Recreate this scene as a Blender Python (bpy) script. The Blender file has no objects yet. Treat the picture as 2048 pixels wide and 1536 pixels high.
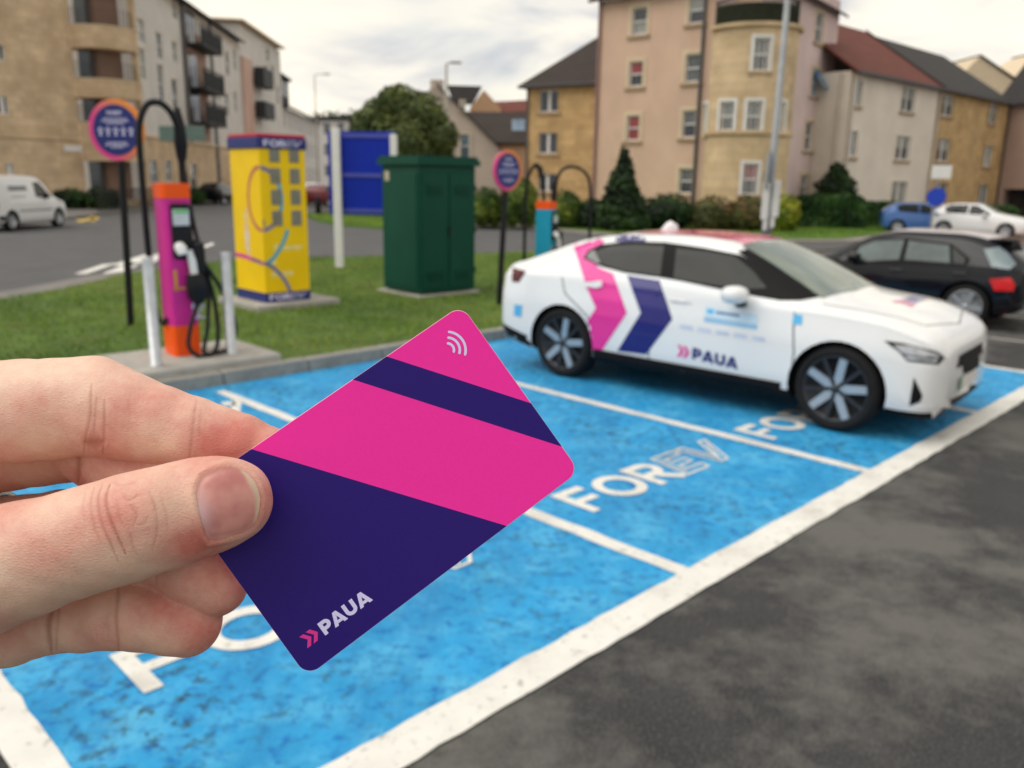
import bpy, bmesh, math, random
import numpy as np
from mathutils import Vector, Matrix
from mathutils.bvhtree import BVHTree
random.seed(7); RNG = np.random.default_rng(7)
S = bpy.context.scene
COL = S.collection
PI = math.pi
def R(d): return math.radians(d)

# ------------------------------------------------------------------ camera
F, HORIZON, ROLL, EYE = 1680.0, 360.0, R(-1.0), 1.93      # focal length in pixels of a 2048 px wide picture
pitch = math.atan((768-HORIZON)/F)
fw = Vector((0, math.cos(pitch), -math.sin(pitch)))
r0 = Vector((1, 0, 0)); d0 = fw.cross(r0)
cr, sr = math.cos(ROLL), math.sin(ROLL)
rt = cr*r0+sr*d0; dn = -sr*r0+cr*d0
CAM = Vector((0, 0, EYE))
cam_data = bpy.data.cameras.new('camera'); cam = bpy.data.objects.new('camera', cam_data); COL.objects.link(cam)
cam.matrix_world = Matrix(((rt.x, -dn.x, -fw.x, 0), (rt.y, -dn.y, -fw.y, 0), (rt.z, -dn.z, -fw.z, EYE), (0, 0, 0, 1)))
cam_data.sensor_width = 36; cam_data.lens = F/2048*36
cam_data.clip_start = 0.02; cam_data.clip_end = 3000
cam_data.dof.use_dof = True; cam_data.dof.focus_distance = 0.208
cam_data.dof.aperture_fstop = 22.5
S.camera = cam

# ------------------------------------------------------------------ world
W = bpy.data.worlds.new('World'); S.world = W; W.use_nodes = True
nt = W.node_tree; nt.nodes.clear()
def wn(t, **k):
    n = nt.nodes.new(t)
    for a, b in k.items(): setattr(n, a, b)
    return n
SUN_EL, SUN_AZ = R(56), R(258)       # azimuth clockwise from +Y: high on the left, a bright patch of cloud
sky = wn('ShaderNodeTexSky', sky_type='NISHITA', sun_disc=False, sun_elevation=SUN_EL, sun_rotation=SUN_AZ)
tc = wn('ShaderNodeTexCoord')
mp = wn('ShaderNodeMapping'); mp.inputs['Scale'].default_value = (1.0, 1.0, 3.0); mp.inputs['Location'].default_value = (0.35, 0.1, 0.2)
nz = wn('ShaderNodeTexNoise'); nz.inputs['Scale'].default_value = 4.6; nz.inputs['Detail'].default_value = 7; nz.inputs['Roughness'].default_value = .52; nz.inputs['Distortion'].default_value = .35
nz2 = wn('ShaderNodeTexNoise'); nz2.inputs['Scale'].default_value = 2.6; nz2.inputs['Detail'].default_value = 4
rp = wn('ShaderNodeValToRGB'); e = rp.color_ramp
e.elements[0].position = .40; e.elements[0].color = (5.2, 5.25, 5.5, 1)
e.elements[1].position = .60; e.elements[1].color = (9.8, 9.0, 7.5, 1)
k = e.elements.new(.5); k.color = (7.8, 7.45, 6.8, 1)
rp2 = wn('ShaderNodeValToRGB'); rp2.color_ramp.elements[0].position = .30; rp2.color_ramp.elements[1].position = .5
rp2.color_ramp.elements[0].color = (.62, .62, .62, 1); rp2.color_ramp.elements[1].color = (1, 1, 1, 1)
mx = wn('ShaderNodeMix', data_type='RGBA')
bg = wn('ShaderNodeBackground'); bg.inputs['Strength'].default_value = .1
ow = wn('ShaderNodeOutputWorld'); L = nt.links.new
L(tc.outputs['Generated'], mp.inputs['Vector']); L(mp.outputs[0], nz.inputs['Vector']); L(mp.outputs[0], nz2.inputs['Vector'])
L(nz.outputs['Fac'], rp.inputs['Fac']); L(nz2.outputs['Fac'], rp2.inputs['Fac'])
L(rp2.outputs['Color'], mx.inputs[0]); L(sky.outputs[0], mx.inputs[6]); L(rp.outputs['Color'], mx.inputs[7])
L(mx.outputs[2], bg.inputs['Color']); L(bg.outputs[0], ow.inputs['Surface'])

sd = bpy.data.lights.new('sun', 'SUN'); sd.energy = 1.5; sd.angle = R(55); sd.color = (1, .95, .87)
sun = bpy.data.objects.new('sun', sd); COL.objects.link(sun)
sdir = Vector((math.sin(SUN_AZ)*math.cos(SUN_EL), math.cos(SUN_AZ)*math.cos(SUN_EL), math.sin(SUN_EL)))
sun.rotation_euler = sdir.to_track_quat('Z', 'Y').to_euler(); sun.location = (-20, -20, 30)
vs = S.view_settings; vs.view_transform = 'Standard'; vs.look = 'None'; vs.exposure = 0.3; vs.gamma = 1.0; vs.use_curve_mapping = False
S.cycles.use_denoising = True
S.cycles.max_bounces = 6; S.cycles.transparent_max_bounces = 6

# ------------------------------------------------------------------ surveying: where a sight line meets the ground, a vertical plane, or a given distance
def ray(px, py): return (fw+rt*((px-1024)/F)+dn*((py-768)/F))
def G(px, py, z=0.0):
    v = ray(px, py); return CAM+v*((z-EYE)/v.z)
def at(px, py, Y):
    v = ray(px, py); return CAM+v*(Y/v.y)
def on_wall(px, py, A, B):            # (s, z) on the vertical plane through plan points A, B
    v = ray(px, py); t = (Vector(B)-Vector(A)).normalized(); n = Vector((t.y, -t.x))
    k = (Vector(A).dot(n))/(v.x*n.x+v.y*n.y); p = CAM+v*k
    return (Vector((p.x, p.y))-Vector(A)).dot(t), p.z
U45, V45 = Vector((math.sqrt(.5), math.sqrt(.5), 0)), Vector((-math.sqrt(.5), math.sqrt(.5), 0))
def UV(u, v, z=0.0): return U45*u+V45*v+Vector((0, 0, z))   # parking bay grid: u along the row, v towards the kerb

# ------------------------------------------------------------------ materials
MATS = {}
def mat(name, col, rough=.6, var=.12, scale=8.0, bump=0.0, bscale=60.0, spec=.22, metal=0.0, coat=0.0, sss=0.0, detail=4):
    if name in MATS: return MATS[name]
    m = bpy.data.materials.new(name); m.use_nodes = True; t = m.node_tree; b = t.nodes['Principled BSDF']
    b.inputs['Roughness'].default_value = rough; b.inputs['Metallic'].default_value = metal
    b.inputs['Specular IOR Level'].default_value = spec; b.inputs['Coat Weight'].default_value = coat
    c = t.nodes.new('ShaderNodeTexCoord'); n = t.nodes.new('ShaderNodeTexNoise')
    n.inputs['Scale'].default_value = scale; n.inputs['Detail'].default_value = detail
    t.links.new(c.outputs['Object'], n.inputs['Vector'])
    r = t.nodes.new('ShaderNodeValToRGB'); lo = [max(0, x*(1-var)) for x in col[:3]]; hi = [min(1, x*(1+var)) for x in col[:3]]
    r.color_ramp.elements[0].position = .3; r.color_ramp.elements[1].position = .7
    r.color_ramp.elements[0].color = (*lo, 1); r.color_ramp.elements[1].color = (*hi, 1)
    t.links.new(n.outputs['Fac'], r.inputs['Fac']); t.links.new(r.outputs['Color'], b.inputs['Base Color'])
    if bump:
        n2 = t.nodes.new('ShaderNodeTexNoise'); n2.inputs['Scale'].default_value = bscale; n2.inputs['Detail'].default_value = 5
        bp = t.nodes.new('ShaderNodeBump'); bp.inputs['Strength'].default_value = bump; bp.inputs['Distance'].default_value = .02
        t.links.new(c.outputs['Object'], n2.inputs['Vector']); t.links.new(n2.outputs['Fac'], bp.inputs['Height']); t.links.new(bp.outputs[0], b.inputs['Normal'])
    MATS[name] = m; return m
def srgb(r, g, b):
    f = lambda x: (x/255/12.92 if x/255 <= .04045 else ((x/255+.055)/1.055)**2.4)
    return (f(r), f(g), f(b))
def addnodes(m):
    t = m.node_tree; return t, t.nodes['Principled BSDF']
def overlay(m, scale, lo, hi, col, fac=1.0, detail=6, rough=.6, stretch=(1, 1, 1), seed=0.0, rot=0.0, mask=None):
    """mix a second colour (wear, stains, moss) over what the base colour already is, where a noise passes lo..hi"""
    t, b = addnodes(m); src = b.inputs['Base Color'].links[0].from_socket
    c = t.nodes.new('ShaderNodeTexCoord'); mpp = t.nodes.new('ShaderNodeMapping'); mpp.inputs['Scale'].default_value = stretch; mpp.inputs['Rotation'].default_value = (0, 0, rot); mpp.inputs['Location'].default_value = (seed, seed*1.7, 0)
    n = t.nodes.new('ShaderNodeTexNoise'); n.inputs['Scale'].default_value = scale; n.inputs['Detail'].default_value = detail; n.inputs['Roughness'].default_value = rough
    r = t.nodes.new('ShaderNodeMapRange'); r.inputs[1].default_value = lo; r.inputs[2].default_value = hi; r.inputs[3].default_value = 0; r.inputs[4].default_value = fac
    x = t.nodes.new('ShaderNodeMix'); x.data_type = 'RGBA'; x.inputs[7].default_value = (*col, 1)
    t.links.new(c.outputs['Object'], mpp.inputs[0]); t.links.new(mpp.outputs[0], n.inputs['Vector']); t.links.new(n.outputs['Fac'], r.inputs[0])
    if mask:                      # patchy: only where a second, broader noise is high
        n3 = t.nodes.new('ShaderNodeTexNoise'); n3.inputs['Scale'].default_value = mask; n3.inputs['Detail'].default_value = 3; r3 = t.nodes.new('ShaderNodeMapRange'); r3.inputs[1].default_value = .42; r3.inputs[2].default_value = .62
        t.links.new(c.outputs['Object'], n3.inputs['Vector']); t.links.new(n3.outputs['Fac'], r3.inputs[0]); ml = t.nodes.new('ShaderNodeMath'); ml.operation = 'MULTIPLY'
        t.links.new(r.outputs[0], ml.inputs[0]); t.links.new(r3.outputs[0], ml.inputs[1]); t.links.new(ml.outputs[0], x.inputs[0])
    else: t.links.new(r.outputs[0], x.inputs[0])
    t.links.new(src, x.inputs[6]); t.links.new(x.outputs[2], b.inputs['Base Color'])
    return m

# ------------------------------------------------------------------ mesh builder
class MB:
    def __init__(s): s.v = []; s.f = []; s.m = []; s.sm = []
    def add(s, vs, fs, mi=0, smooth=False):
        o = len(s.v); s.v += [tuple(x) for x in vs]; s.f += [tuple(i+o for i in f) for f in fs]; s.m += [mi]*len(fs); s.sm += [smooth]*len(fs); return s
    def box(s, c, size, mi=0, rz=0.0, bev=0.0):
        x, y, z = [k/2 for k in size]; c = Vector(c); q = Matrix.Rotation(rz, 3, 'Z')
        if bev <= 0:
            vs = [q @ Vector((sx*x, sy*y, sz*z))+c for sz in (-1, 1) for sx, sy in ((-1, -1), (1, -1), (1, 1), (-1, 1))]
            return s.add(vs, [(3, 2, 1, 0), (4, 5, 6, 7), (0, 1, 5, 4), (1, 2, 6, 5), (2, 3, 7, 6), (3, 0, 4, 7)], mi)
        b = min(bev, x*.9, y*.9, z*.9); pr = []
        oct_ = lambda X, Y, Z: [(-X+b, -Y, Z), (X-b, -Y, Z), (X, -Y+b, Z), (X, Y-b, Z), (X-b, Y, Z), (-X+b, Y, Z), (-X, Y-b, Z), (-X, -Y+b, Z)]
        rings = [[(p[0]*(1-b/x), p[1]*(1-b/y), -z) for p in oct_(x, y, 0)], oct_(x, y, -z+b), oct_(x, y, z-b), [(p[0]*(1-b/x), p[1]*(1-b/y), z) for p in oct_(x, y, 0)]]
        vs = [q @ Vector(p)+c for r_ in rings for p in r_]; fs = [tuple(range(7, -1, -1)), tuple(range(24, 32))]
        for k in range(3):
            for i in range(8): j = (i+1) % 8; fs.append((k*8+i, k*8+j, k*8+8+j, k*8+8+i))
        return s.add(vs, fs, mi)
    def tube(s, pts, r, n=10, mi=0, cap=True):
        pts = [Vector(p) for p in pts]; rs = r if isinstance(r, (list, tuple)) else [r]*len(pts); vs = []; up = None
        for i, p in enumerate(pts):
            t = (pts[min(i+1, len(pts)-1)]-pts[max(i-1, 0)]).normalized()
            if up is None: up = t.orthogonal().normalized()
            up = (up-t*up.dot(t)).normalized(); w = t.cross(up)
            vs += [p+(up*math.cos(2*PI*k/n)+w*math.sin(2*PI*k/n))*rs[i] for k in range(n)]
        fs = [(i*n+k, i*n+(k+1) % n, (i+1)*n+(k+1) % n, (i+1)*n+k) for i in range(len(pts)-1) for k in range(n)]
        s.add(vs, fs, mi, True)
        if cap: s.add(vs[:n], [tuple(range(n-1, -1, -1))], mi); s.add(vs[-n:], [tuple(range(n))], mi)
        return s
    def lathe(s, prof, n=24, mi=0, axis='Z', c=(0, 0, 0), smooth=True):
        c = Vector(c); vs = []
        for k in range(n):
            a = 2*PI*k/n
            for r_, h in prof:
                x, y = r_*math.cos(a), r_*math.sin(a)
                vs.append(c+(Vector((x, y, h)) if axis == 'Z' else Vector((x, h, y)) if axis == 'Y' else Vector((h, x, y))))
        m = len(prof); fl = axis == 'Y'
        fs = [((k*m+i), ((k+1) % n*m+i), ((k+1) % n*m+i+1), (k*m+i+1)) for k in range(n) for i in range(m-1)]
        if fl: fs = [f[::-1] for f in fs]
        return s.add(vs, fs, mi, smooth)
    def prism(s, poly, z0, z1, mi=0, M=None):
        n = len(poly); vs = [Vector((p[0], p[1], z0)) for p in poly]+[Vector((p[0], p[1], z1)) for p in poly]
        if M: vs = [M @ v for v in vs]
        return s.add(vs, [tuple(range(n-1, -1, -1)), tuple(range(n, 2*n))]+[(i, (i+1) % n, n+(i+1) % n, n+i) for i in range(n)], mi)
    def map(s, f): s.v = [tuple(f(*p)) for p in s.v]; return s
    def mesh(s, name, mats):
        me = bpy.data.meshes.new(name); me.from_pydata(s.v, [], s.f)
        for m in (mats if isinstance(mats, (list, tuple)) else [mats]): me.materials.append(m)
        me.polygons.foreach_set('material_index', s.m); me.polygons.foreach_set('use_smooth', s.sm); me.update(); return me
    def build(s, name, mats, parent=None, label=None, cat=None, group=None, **kw): return link(name, s.mesh(name, mats), parent, label, cat, group, **kw)
def link(name, me, parent=None, label=None, cat=None, group=None, kind=None, loc=None, rot=None):
    o = bpy.data.objects.new(name, me); COL.objects.link(o)
    if parent is not None: o.parent = parent
    if loc is not None: o.location = loc
    if rot is not None: o.rotation_euler = rot
    return tag(o, label, cat, group, kind)
def tag(o, label=None, cat=None, group=None, kind=None):
    if label: o['label'] = label
    if cat: o['category'] = cat
    if group: o['group'] = group
    if kind: o['kind'] = kind
    return o
def thing(name, label, cat, loc=(0, 0, 0), rz=0.0, group=None):
    o = bpy.data.objects.new(name, None); COL.objects.link(o); o.location = loc; o.rotation_euler = (0, 0, rz); o.empty_display_size = .1
    return tag(o, label, cat, group)
def copy_tree(o, parent=None):
    c = o.copy(); COL.objects.link(c); c.parent = parent
    for ch in list(o.children): copy_tree(ch, c)
    return c
def fix_normals(o):
    bm = bmesh.new(); bm.from_mesh(o.data); bmesh.ops.recalc_face_normals(bm, faces=bm.faces); bm.to_mesh(o.data); bm.free(); return o

# strokes and lettering in the plane -------------------------------------------------
def stroke(pts, w, closed=False):
    pts = [Vector(p) for p in pts]; n = len(pts); lo = []; hi = []
    for i in range(n):
        a = pts[i-1] if (i or closed) else None; b = pts[(i+1) % n] if (i < n-1 or closed) else None
        d1 = (pts[i]-a).normalized() if a is not None else None; d2 = (b-pts[i]).normalized() if b is not None else None
        if d1 is None: d1 = d2
        if d2 is None: d2 = d1
        n1 = Vector((-d1.y, d1.x)); n2 = Vector((-d2.y, d2.x)); m = n1+n2
        m = m.normalized() if m.length > 1e-6 else n1
        m = m*(w/2/max(.35, m.dot(n1))); lo.append(pts[i]-m); hi.append(pts[i]+m)
    vs = lo+hi; e = n if closed else n-1
    return vs, [(i, (i+1) % n, n+(i+1) % n, n+i) for i in range(e)]
def arc(cx, cy, rx, ry, a0, a1, n=14): return [(cx+rx*math.cos(R(a0+(a1-a0)*i/n)), cy+ry*math.sin(R(a0+(a1-a0)*i/n))) for i in range(n+1)]
def flat(mb, shapes, mp_, lift=1e-4, mi=0):
    for i, (vs, fs) in enumerate(shapes): mb.add([mp_(v[0], v[1], i*lift) for v in vs], fs, mi)
def poly(pts): return [Vector(p) for p in pts], [tuple(range(len(pts)))]
def logo_letters():               # the four bold letters P A U A, height 1
    out = []; x = 0
    out.append(stroke([(x+.13, 0), (x+.13, .87), (x+.42, .87)]+arc(x+.42, .645, .225, .225, 80, -80, 10)+[(x+.42, .42), (x+.26, .42)], .26)); x += .80
    for k in (0, 1):
        out.append(poly([(x, 0), (x+.27, 0), (x+.5, .66), (x+.5, 1), (x+.36, 1)])); out.append(poly([(x+1, 0), (x+.64, 1), (x+.5, 1), (x+.5, .66), (x+.73, 0)]))
        out.append(poly([(x+.322, .14), (x+.678, .14), (x+.606, .355), (x+.394, .355)])); x += 1.06
        if k == 0: out.append(stroke([(x+.13, 1), (x+.13, .40)]+arc(x+.43, .40, .30, .27, 195, 345, 12)+[(x+.73, .40), (x+.73, 1)], .26)); x += .93
    return out, x-.06
def chevrons():                   # double arrow mark, height 1
    out = []
    for x in (0, .62): out.append(poly([(x, 1), (x+.38, 1), (x+.78, .5), (x+.42, .5)])); out.append(poly([(x, 0), (x+.42, .5), (x+.78, .5), (x+.38, 0)]))
    return out
def forev(bold=.2):               # bold FOR, outlined slanted EV; height 1
    o = [stroke([(.1, 0), (.1, .9), (.75, .9)], bold), stroke([(.2, .48), (.66, .48)], bold*.9),
         stroke(arc(1.38, .5, .42, .41, 0, 345, 23), bold, True),
         stroke([(2.1, 0), (2.1, .9), (2.5, .9)]+arc(2.5, .68, .22, .22, 80, -80, 8)+[(2.5, .46), (2.2, .46)], bold), stroke([(2.42, .38), (2.78, .0)], bold)]
    t = .055; sl = lambda p: (p[0]+.25*p[1], p[1])
    E_ = [(2.86, 0), (3.62, 0), (3.62, .2), (3.1, .2), (3.1, .4), (3.55, .4), (3.55, .6), (3.1, .6), (3.1, .8), (3.62, .8), (3.62, 1), (2.86, 1)]
    V_ = [(3.72, 1), (4.08, 0), (4.36, 0), (4.86, 1), (4.6, 1), (4.24, .24), (3.98, 1)]
    o += [stroke([sl(p) for p in E_], t, True), stroke([sl(p) for p in V_], t, True)]
    o += [stroke([sl((2.98, .1)), sl((2.98, .9))], t*.8), stroke([sl((3.9, .86)), sl((4.2, .1)), sl((4.7, .86))], t*.8)]
    return o
def text_shapes(txt, bold=.0):
    cu = bpy.data.curves.new('lettering', 'FONT'); cu.body = txt; cu.size = 1.0; cu.offset = bold; cu.resolution_u = 2
    ob = bpy.data.objects.new('lettering', cu); COL.objects.link(ob)
    me = bpy.data.meshes.new_from_object(ob); vs = [Vector((v.co.x, v.co.y)) for v in me.vertices]; fs = [tuple(p.vertices) for p in me.polygons]
    bpy.data.objects.remove(ob); bpy.data.curves.remove(cu); bpy.data.meshes.remove(me)
    w = max(v.x for v in vs); return [(vs, fs)], w
# ================================================================== GROUND
M_asph = mat('asphalt', (.042, .042, .044), .85, .16, 3.0, .55, 160)
overlay(M_asph, .7, .455, .575, (.140, .136, .127), .9, 12, .74); overlay(M_asph, 90, .50, .72, (.20, .195, .185), .55, 3); overlay(M_asph, .9, .60, .72, (.030, .030, .031), .6, 6, .6, seed=4.0)
M_road = mat('road_tarmac', (.105, .105, .108), .85, .10, 1.2, .3, 120)
M_pave = mat('pavement_tarmac', (.20, .19, .18), .85, .12, 2.0, .3, 100)
M_blue = mat('blue_bay_paint', srgb(44, 150, 206), .62, .12, 2.2, .25, 140)
overlay(M_blue, 3.2, .46, .66, srgb(92, 182, 222), .75, 9, .72); overlay(M_blue, 16, .52, .70, srgb(10, 96, 172), .9, 5, .6, seed=2.0)
overlay(M_blue, 12, .52, .62, (.022, .045, .065), .9, 8, .70, seed=7.0, mask=.9); overlay(M_blue, 2.2, .52, .70, srgb(30, 112, 172), .6, 8, .7, (1, .16, 1), 3.0, R(-45)); overlay(M_blue, 70, .58, .74, srgb(24, 92, 150), .55, 3); overlay(M_blue, 1.4, .60, .80, srgb(92, 130, 150), .6, 8, .7, seed=9.0)
M_line = mat('white_road_paint', (.74, .73, .69), .65, .06, 6.0, .2, 140)
overlay(M_line, 26, .58, .70, (.26, .25, .23), .75, 6); overlay(M_line, 3.0, .50, .70, (.46, .44, .40), .65, 9)
M_faint = mat('thin_white_paint', (.42, .55, .66), .65, .1, 8.0)
M_kerb = mat('kerb_concrete', (.30, .29, .265), .85, .15, 6.0, .4, 90); overlay(M_kerb, 9, .55, .75, (.17, .165, .14), .6, 6)
M_conc = mat('pad_concrete', (.40, .385, .35), .85, .13, 6.0, .35, 70); overlay(M_conc, 5, .5, .75, (.25, .23, .20), .5, 6)
M_soil = mat('turf', (.085, .14, .035), .95, .3, 2.5, .6, 25); overlay(M_soil, 1.1, .52, .68, (.12, .13, .045), .7, 6)
M_lawn = mat('far_lawn', (.105, .19, .035), .95, .2, .6, .4, 20)

def sheet(name, pts, z, m, label=None):
    mb = MB(); mb.add([(p[0], p[1], z) for p in pts], [tuple(range(len(pts)))]); o = mb.build(name, m, kind='structure')
    if o.data.polygons[0].normal.z < 0: o.data.flip_normals()
    return o
def ragged(pts_uv, step=.12, amp=.006):       # a painted outline with a slightly uneven edge
    out = []; n = len(pts_uv)
    for i in range(n):
        a, b = Vector(pts_uv[i]), Vector(pts_uv[(i+1) % n]); k = max(1, int((b-a).length/step)); q = Vector((-(b-a).y, (b-a).x)).normalized()
        for j in range(k): out.append(a+(b-a)*(j/k)+q*random.uniform(-amp, amp))
    return [UV(p.x, p.y) for p in out]
sheet('ground', [(-900, -60), (900, -60), (900, 1500), (-900, 1500)], 0, M_asph)
sheet('bay_surface', ragged([(.60, 2.06), (10.2, 2.06), (10.2, 7.36), (.60, 7.36)]), .004, M_blue)
def line(pts, z=.008, amp=.006, m=M_line): return sheet('painted_line', ragged(pts, .1, amp), z, m)
line([(.54, 1.965), (15.0, 2.02), (15.0, 2.19), (.54, 2.15)], .008)
line([(.54, 2.15), (.68, 2.15), (.66, 6.9), (.54, 6.9)], .0082)
for u, v1 in ((3.36, 7.15), (5.62, 7.2), (7.92, 7.2), (10.15, 7.2)): line([(u, 2.152), (u+.105, 2.152), (u+.06, v1), (u-.035, v1)], .0084)
for u in (12.2, 14.55, 16.9): line([(u, 2.2), (u+.1, 2.2), (u+.1, 7.1), (u, 7.1)], .0084, m=mat('worn_white_paint', (.40, .39, .37), .7, .2, 5))
for pl in ([(3.06, 6.35), (3.14, 6.33), (3.42, 6.80), (3.34, 6.82)], [(3.16, 6.66), (3.26, 6.60), (3.30, 6.74), (3.20, 6.78)]): line(pl, .0086)
for u0, w in ((1.02, 1.95), (3.68, 1.76), (5.85, 1.76)):
    mb = MB(); k = w/5.1
    flat(mb, forev(), lambda x, y, z: UV(u0+x*k, 2.97+y*.36, .009+z)); mb.build('painted_lettering', M_line, kind='structure')

# kerb: stones laid end to end along the back of the bays
kerb = thing('kerb', None, None); kerb['kind'] = 'structure'; kerb['label'] = 'grey concrete kerb between the blue bays and the grass'
ks = MB(); ks.box((0, 0, 0), (.906, .13, .24), bev=.012); kme = ks.mesh('kerb_stone', M_kerb)
for i in range(26):
    o = link('kerb_stone', kme, kerb, loc=UV(-7.0+i*.915, 7.43+random.uniform(-.004, .004), .012+random.uniform(-.006, .006)), rot=(random.uniform(-.01, .01), 0, R(45)+random.uniform(-.006, .006)))

# grass island behind the kerb
ISL = [UV(-6.2, 7.495), UV(16.6, 7.495)]+[Vector(p) for p in ((4.4, 21.0, 0), (1.0, 22.5, 0), (-.4, 21.7, 0), (-3.2, 20.2, 0), (-4.9, 19.4, 0), (-6.4, 18.2, 0), (-7.25, 15.8, 0), (-7.2, 13.7, 0), (-7.5, 12.0, 0), (-8.4, 9.2, 0), (-9.6, 4.2, 0))]
def island(name, pts, top, m):
    mb = MB(); mb.prism([(p[0], p[1]) for p in pts], -.05, top, 0); o = mb.build(name, m, kind='structure'); return fix_normals(o)
island('grass_verge', ISL, .115, M_soil)
def inside(x, y, P):
    c = np.zeros(len(x), bool); n = len(P)
    for i in range(n):
        x1, y1, x2, y2 = P[i][0], P[i][1], P[i-1][0], P[i-1][1]
        c ^= ((y1 > y) != (y2 > y)) & (x < (x2-x1)*(y-y1)/(y2-y1+1e-12)+x1)
    return c
M_bl = [mat('grass_blade', srgb(124, 152, 50), .6, .15, 3), mat('grass_blade_dark', srgb(86, 118, 36), .6, .15, 3), mat('grass_blade_dry', srgb(150, 154, 76), .7, .15, 3)]
def grass(P, n, z, h, w, name='grass', avoid=(), pw=1.0, mats=M_bl):
    xs = [p[0] for p in P]; ys = [p[1] for p in P]
    x = RNG.uniform(min(xs), max(xs), n*3); y = min(ys)+(max(ys)-min(ys))*RNG.uniform(0, 1, n*3)**pw
    ok = inside(x, y, P)
    for (ax, ay, ar) in avoid: ok &= np.hypot(x-ax, y-ay) > ar
    x, y = x[ok][:n], y[ok][:n]; n = len(x)
    a = RNG.uniform(0, 2*PI, n); hh = h*RNG.uniform(.5, 1.3, n)*(.75+.5*np.sin(x*2.1+np.sin(y*1.7)*2)**2); ww = w*RNG.uniform(.6, 1.4, n)
    lx, ly = RNG.normal(0, .45, n)*hh, RNG.normal(0, .45, n)*hh
    v = np.empty((n, 3, 3)); c, s = np.cos(a)*ww/2, np.sin(a)*ww/2
    v[:, 0] = np.stack([x-c, y-s, np.full(n, z)], 1); v[:, 1] = np.stack([x+c, y+s, np.full(n, z)], 1); v[:, 2] = np.stack([x+lx, y+ly, z+hh], 1)
    me = bpy.data.meshes.new(name); me.from_pydata(v.reshape(-1, 3).tolist(), [], np.arange(n*3).reshape(-1, 3).tolist())
    for m in mats: me.materials.append(m)
    patch_ = (np.sin(x*1.3+1)*np.cos(y*1.1)+RNG.normal(0, .5, n)); me.polygons.foreach_set('material_index', np.where(patch_ > .75, 2, np.where(patch_ < -.35, 1, 0)).astype(np.int32)); me.update()
    return link(name, me, kind='stuff')
PAD = (3.43, 8.0)
pc = UV(*PAD)
grass(ISL, 90000, .11, .05, .012, avoid=[(UV(a, b).x, UV(a, b).y, .42) for a in (2.95, 3.45, 3.95) for b in (7.6, 8.0, 8.45)]+[(-3.5, 12.45, .75), (-1.52, 14.72, .85)], pw=1.25)

# roads, far pavements, lawns
sheet('road', [(-30, 20.5), (-9.6, 4.2), (-8.7, 9.2), (-7.8, 12), (-7.5, 13.7), (-7.6, 15.8), (-6.8, 18.6), (-5, 19.9), (-3.2, 20.7), (-.4, 22.2), (1, 23), (5, 21.5), (13, 20.5), (60, 24), (60, 36), (16, 35.2), (11.5, 30.2), (5.5, 28.6), (.4, 34.6), (-4.6, 32.5), (-7, 36), (-10, 41), (-13, 60), (-17, 90), (-19.5, 90), (-21.5, 62), (-19.2, 40), (-18.2, 31), (-34, 31)], .003, M_road)
island('pavement', [(-12.5, 4.2), (-9.65, 4.2), (-8.45, 9.2), (-7.55, 12.0), (-7.25, 13.7), (-7.3, 15.8), (-6.45, 18.25), (-6.9, 18.7), (-8.0, 15.8), (-8.15, 13.7), (-8.7, 11.9), (-10.2, 9.0)], .05, M_pave)
island('pavement', [(-34, 31.2), (-18.3, 31.2), (-19.4, 40), (-21.7, 62), (-19.7, 90), (-24, 90), (-26, 62), (-26, 47), (-34, 36)], .10, M_pave)
for pl in ([(148, 549), (205, 530), (236, 527), (172, 549)], [(222, 531), (292, 509), (312, 511), (258, 535)], [(205, 548), (262, 526), (288, 527), (236, 549)], [(272, 530), (318, 506), (334, 508), (300, 532)], [(392, 498), (424, 486), (430, 489), (402, 500)]):
    sheet('painted_line', [G(*p) for p in pl], .012, M_line)
for pl in ([(150, 441), (196, 434), (200, 438), (160, 445)], [(178, 434), (186, 431), (192, 443), (184, 444)]): sheet('painted_line', [G(*p, z=0) for p in pl], .012, mat('yellow_road_paint', (.55, .38, .08), .7))
FL = [(5.6, 28.9), (8.2, 29.4), (11.6, 30.4), (15.6, 35.1), (18.2, 40.5), (15, 47), (2, 43), (0, 36.5)]
island('pavement', [(5.3, 28.2), (8.4, 28.7), (12.1, 29.7), (16.3, 34.7), (19.2, 40), (18.2, 40.5), (15.6, 35.1), (11.6, 30.4), (8.2, 29.4), (5.6, 28.9), (0, 36.5), (-.6, 35.9)], .08, mat('pale_pavement', (.26, .24, .22), .85, .12, 2))
island('lawn', FL, .11, M_lawn)
grass(FL, 24000, .10, .07, .03, mats=[mat('lawn_blade', srgb(96, 130, 40), .7, .15, 2), mat('lawn_blade_dark', srgb(74, 108, 30), .7, .15, 2), mat('lawn_blade_pale', srgb(128, 146, 58), .7, .15, 2)])
BL = [(-4.7, 32.6), (-5.2, 38), (-7.2, 47), (-10.5, 43), (-8.6, 37.4), (-7, 34.3)]
island('lawn', BL, .12, M_lawn); grass(BL, 5000, .11, .08, .03)
island('far_pavement', [(-4.4, 31.5), (-.4, 35.4), (2, 43.5), (2, 60), (-7, 60), (-7.1, 47.2), (-5.1, 38), (-4.6, 32.6)], .1, mat('pale_pavement', (.26, .24, .22)))
sheet('brick_paving', [(17.5, 31.5), (40, 30), (40, 34), (18.8, 33.6)], .008, mat('red_paving', (.30, .15, .11), .85, .2, 3))

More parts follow.
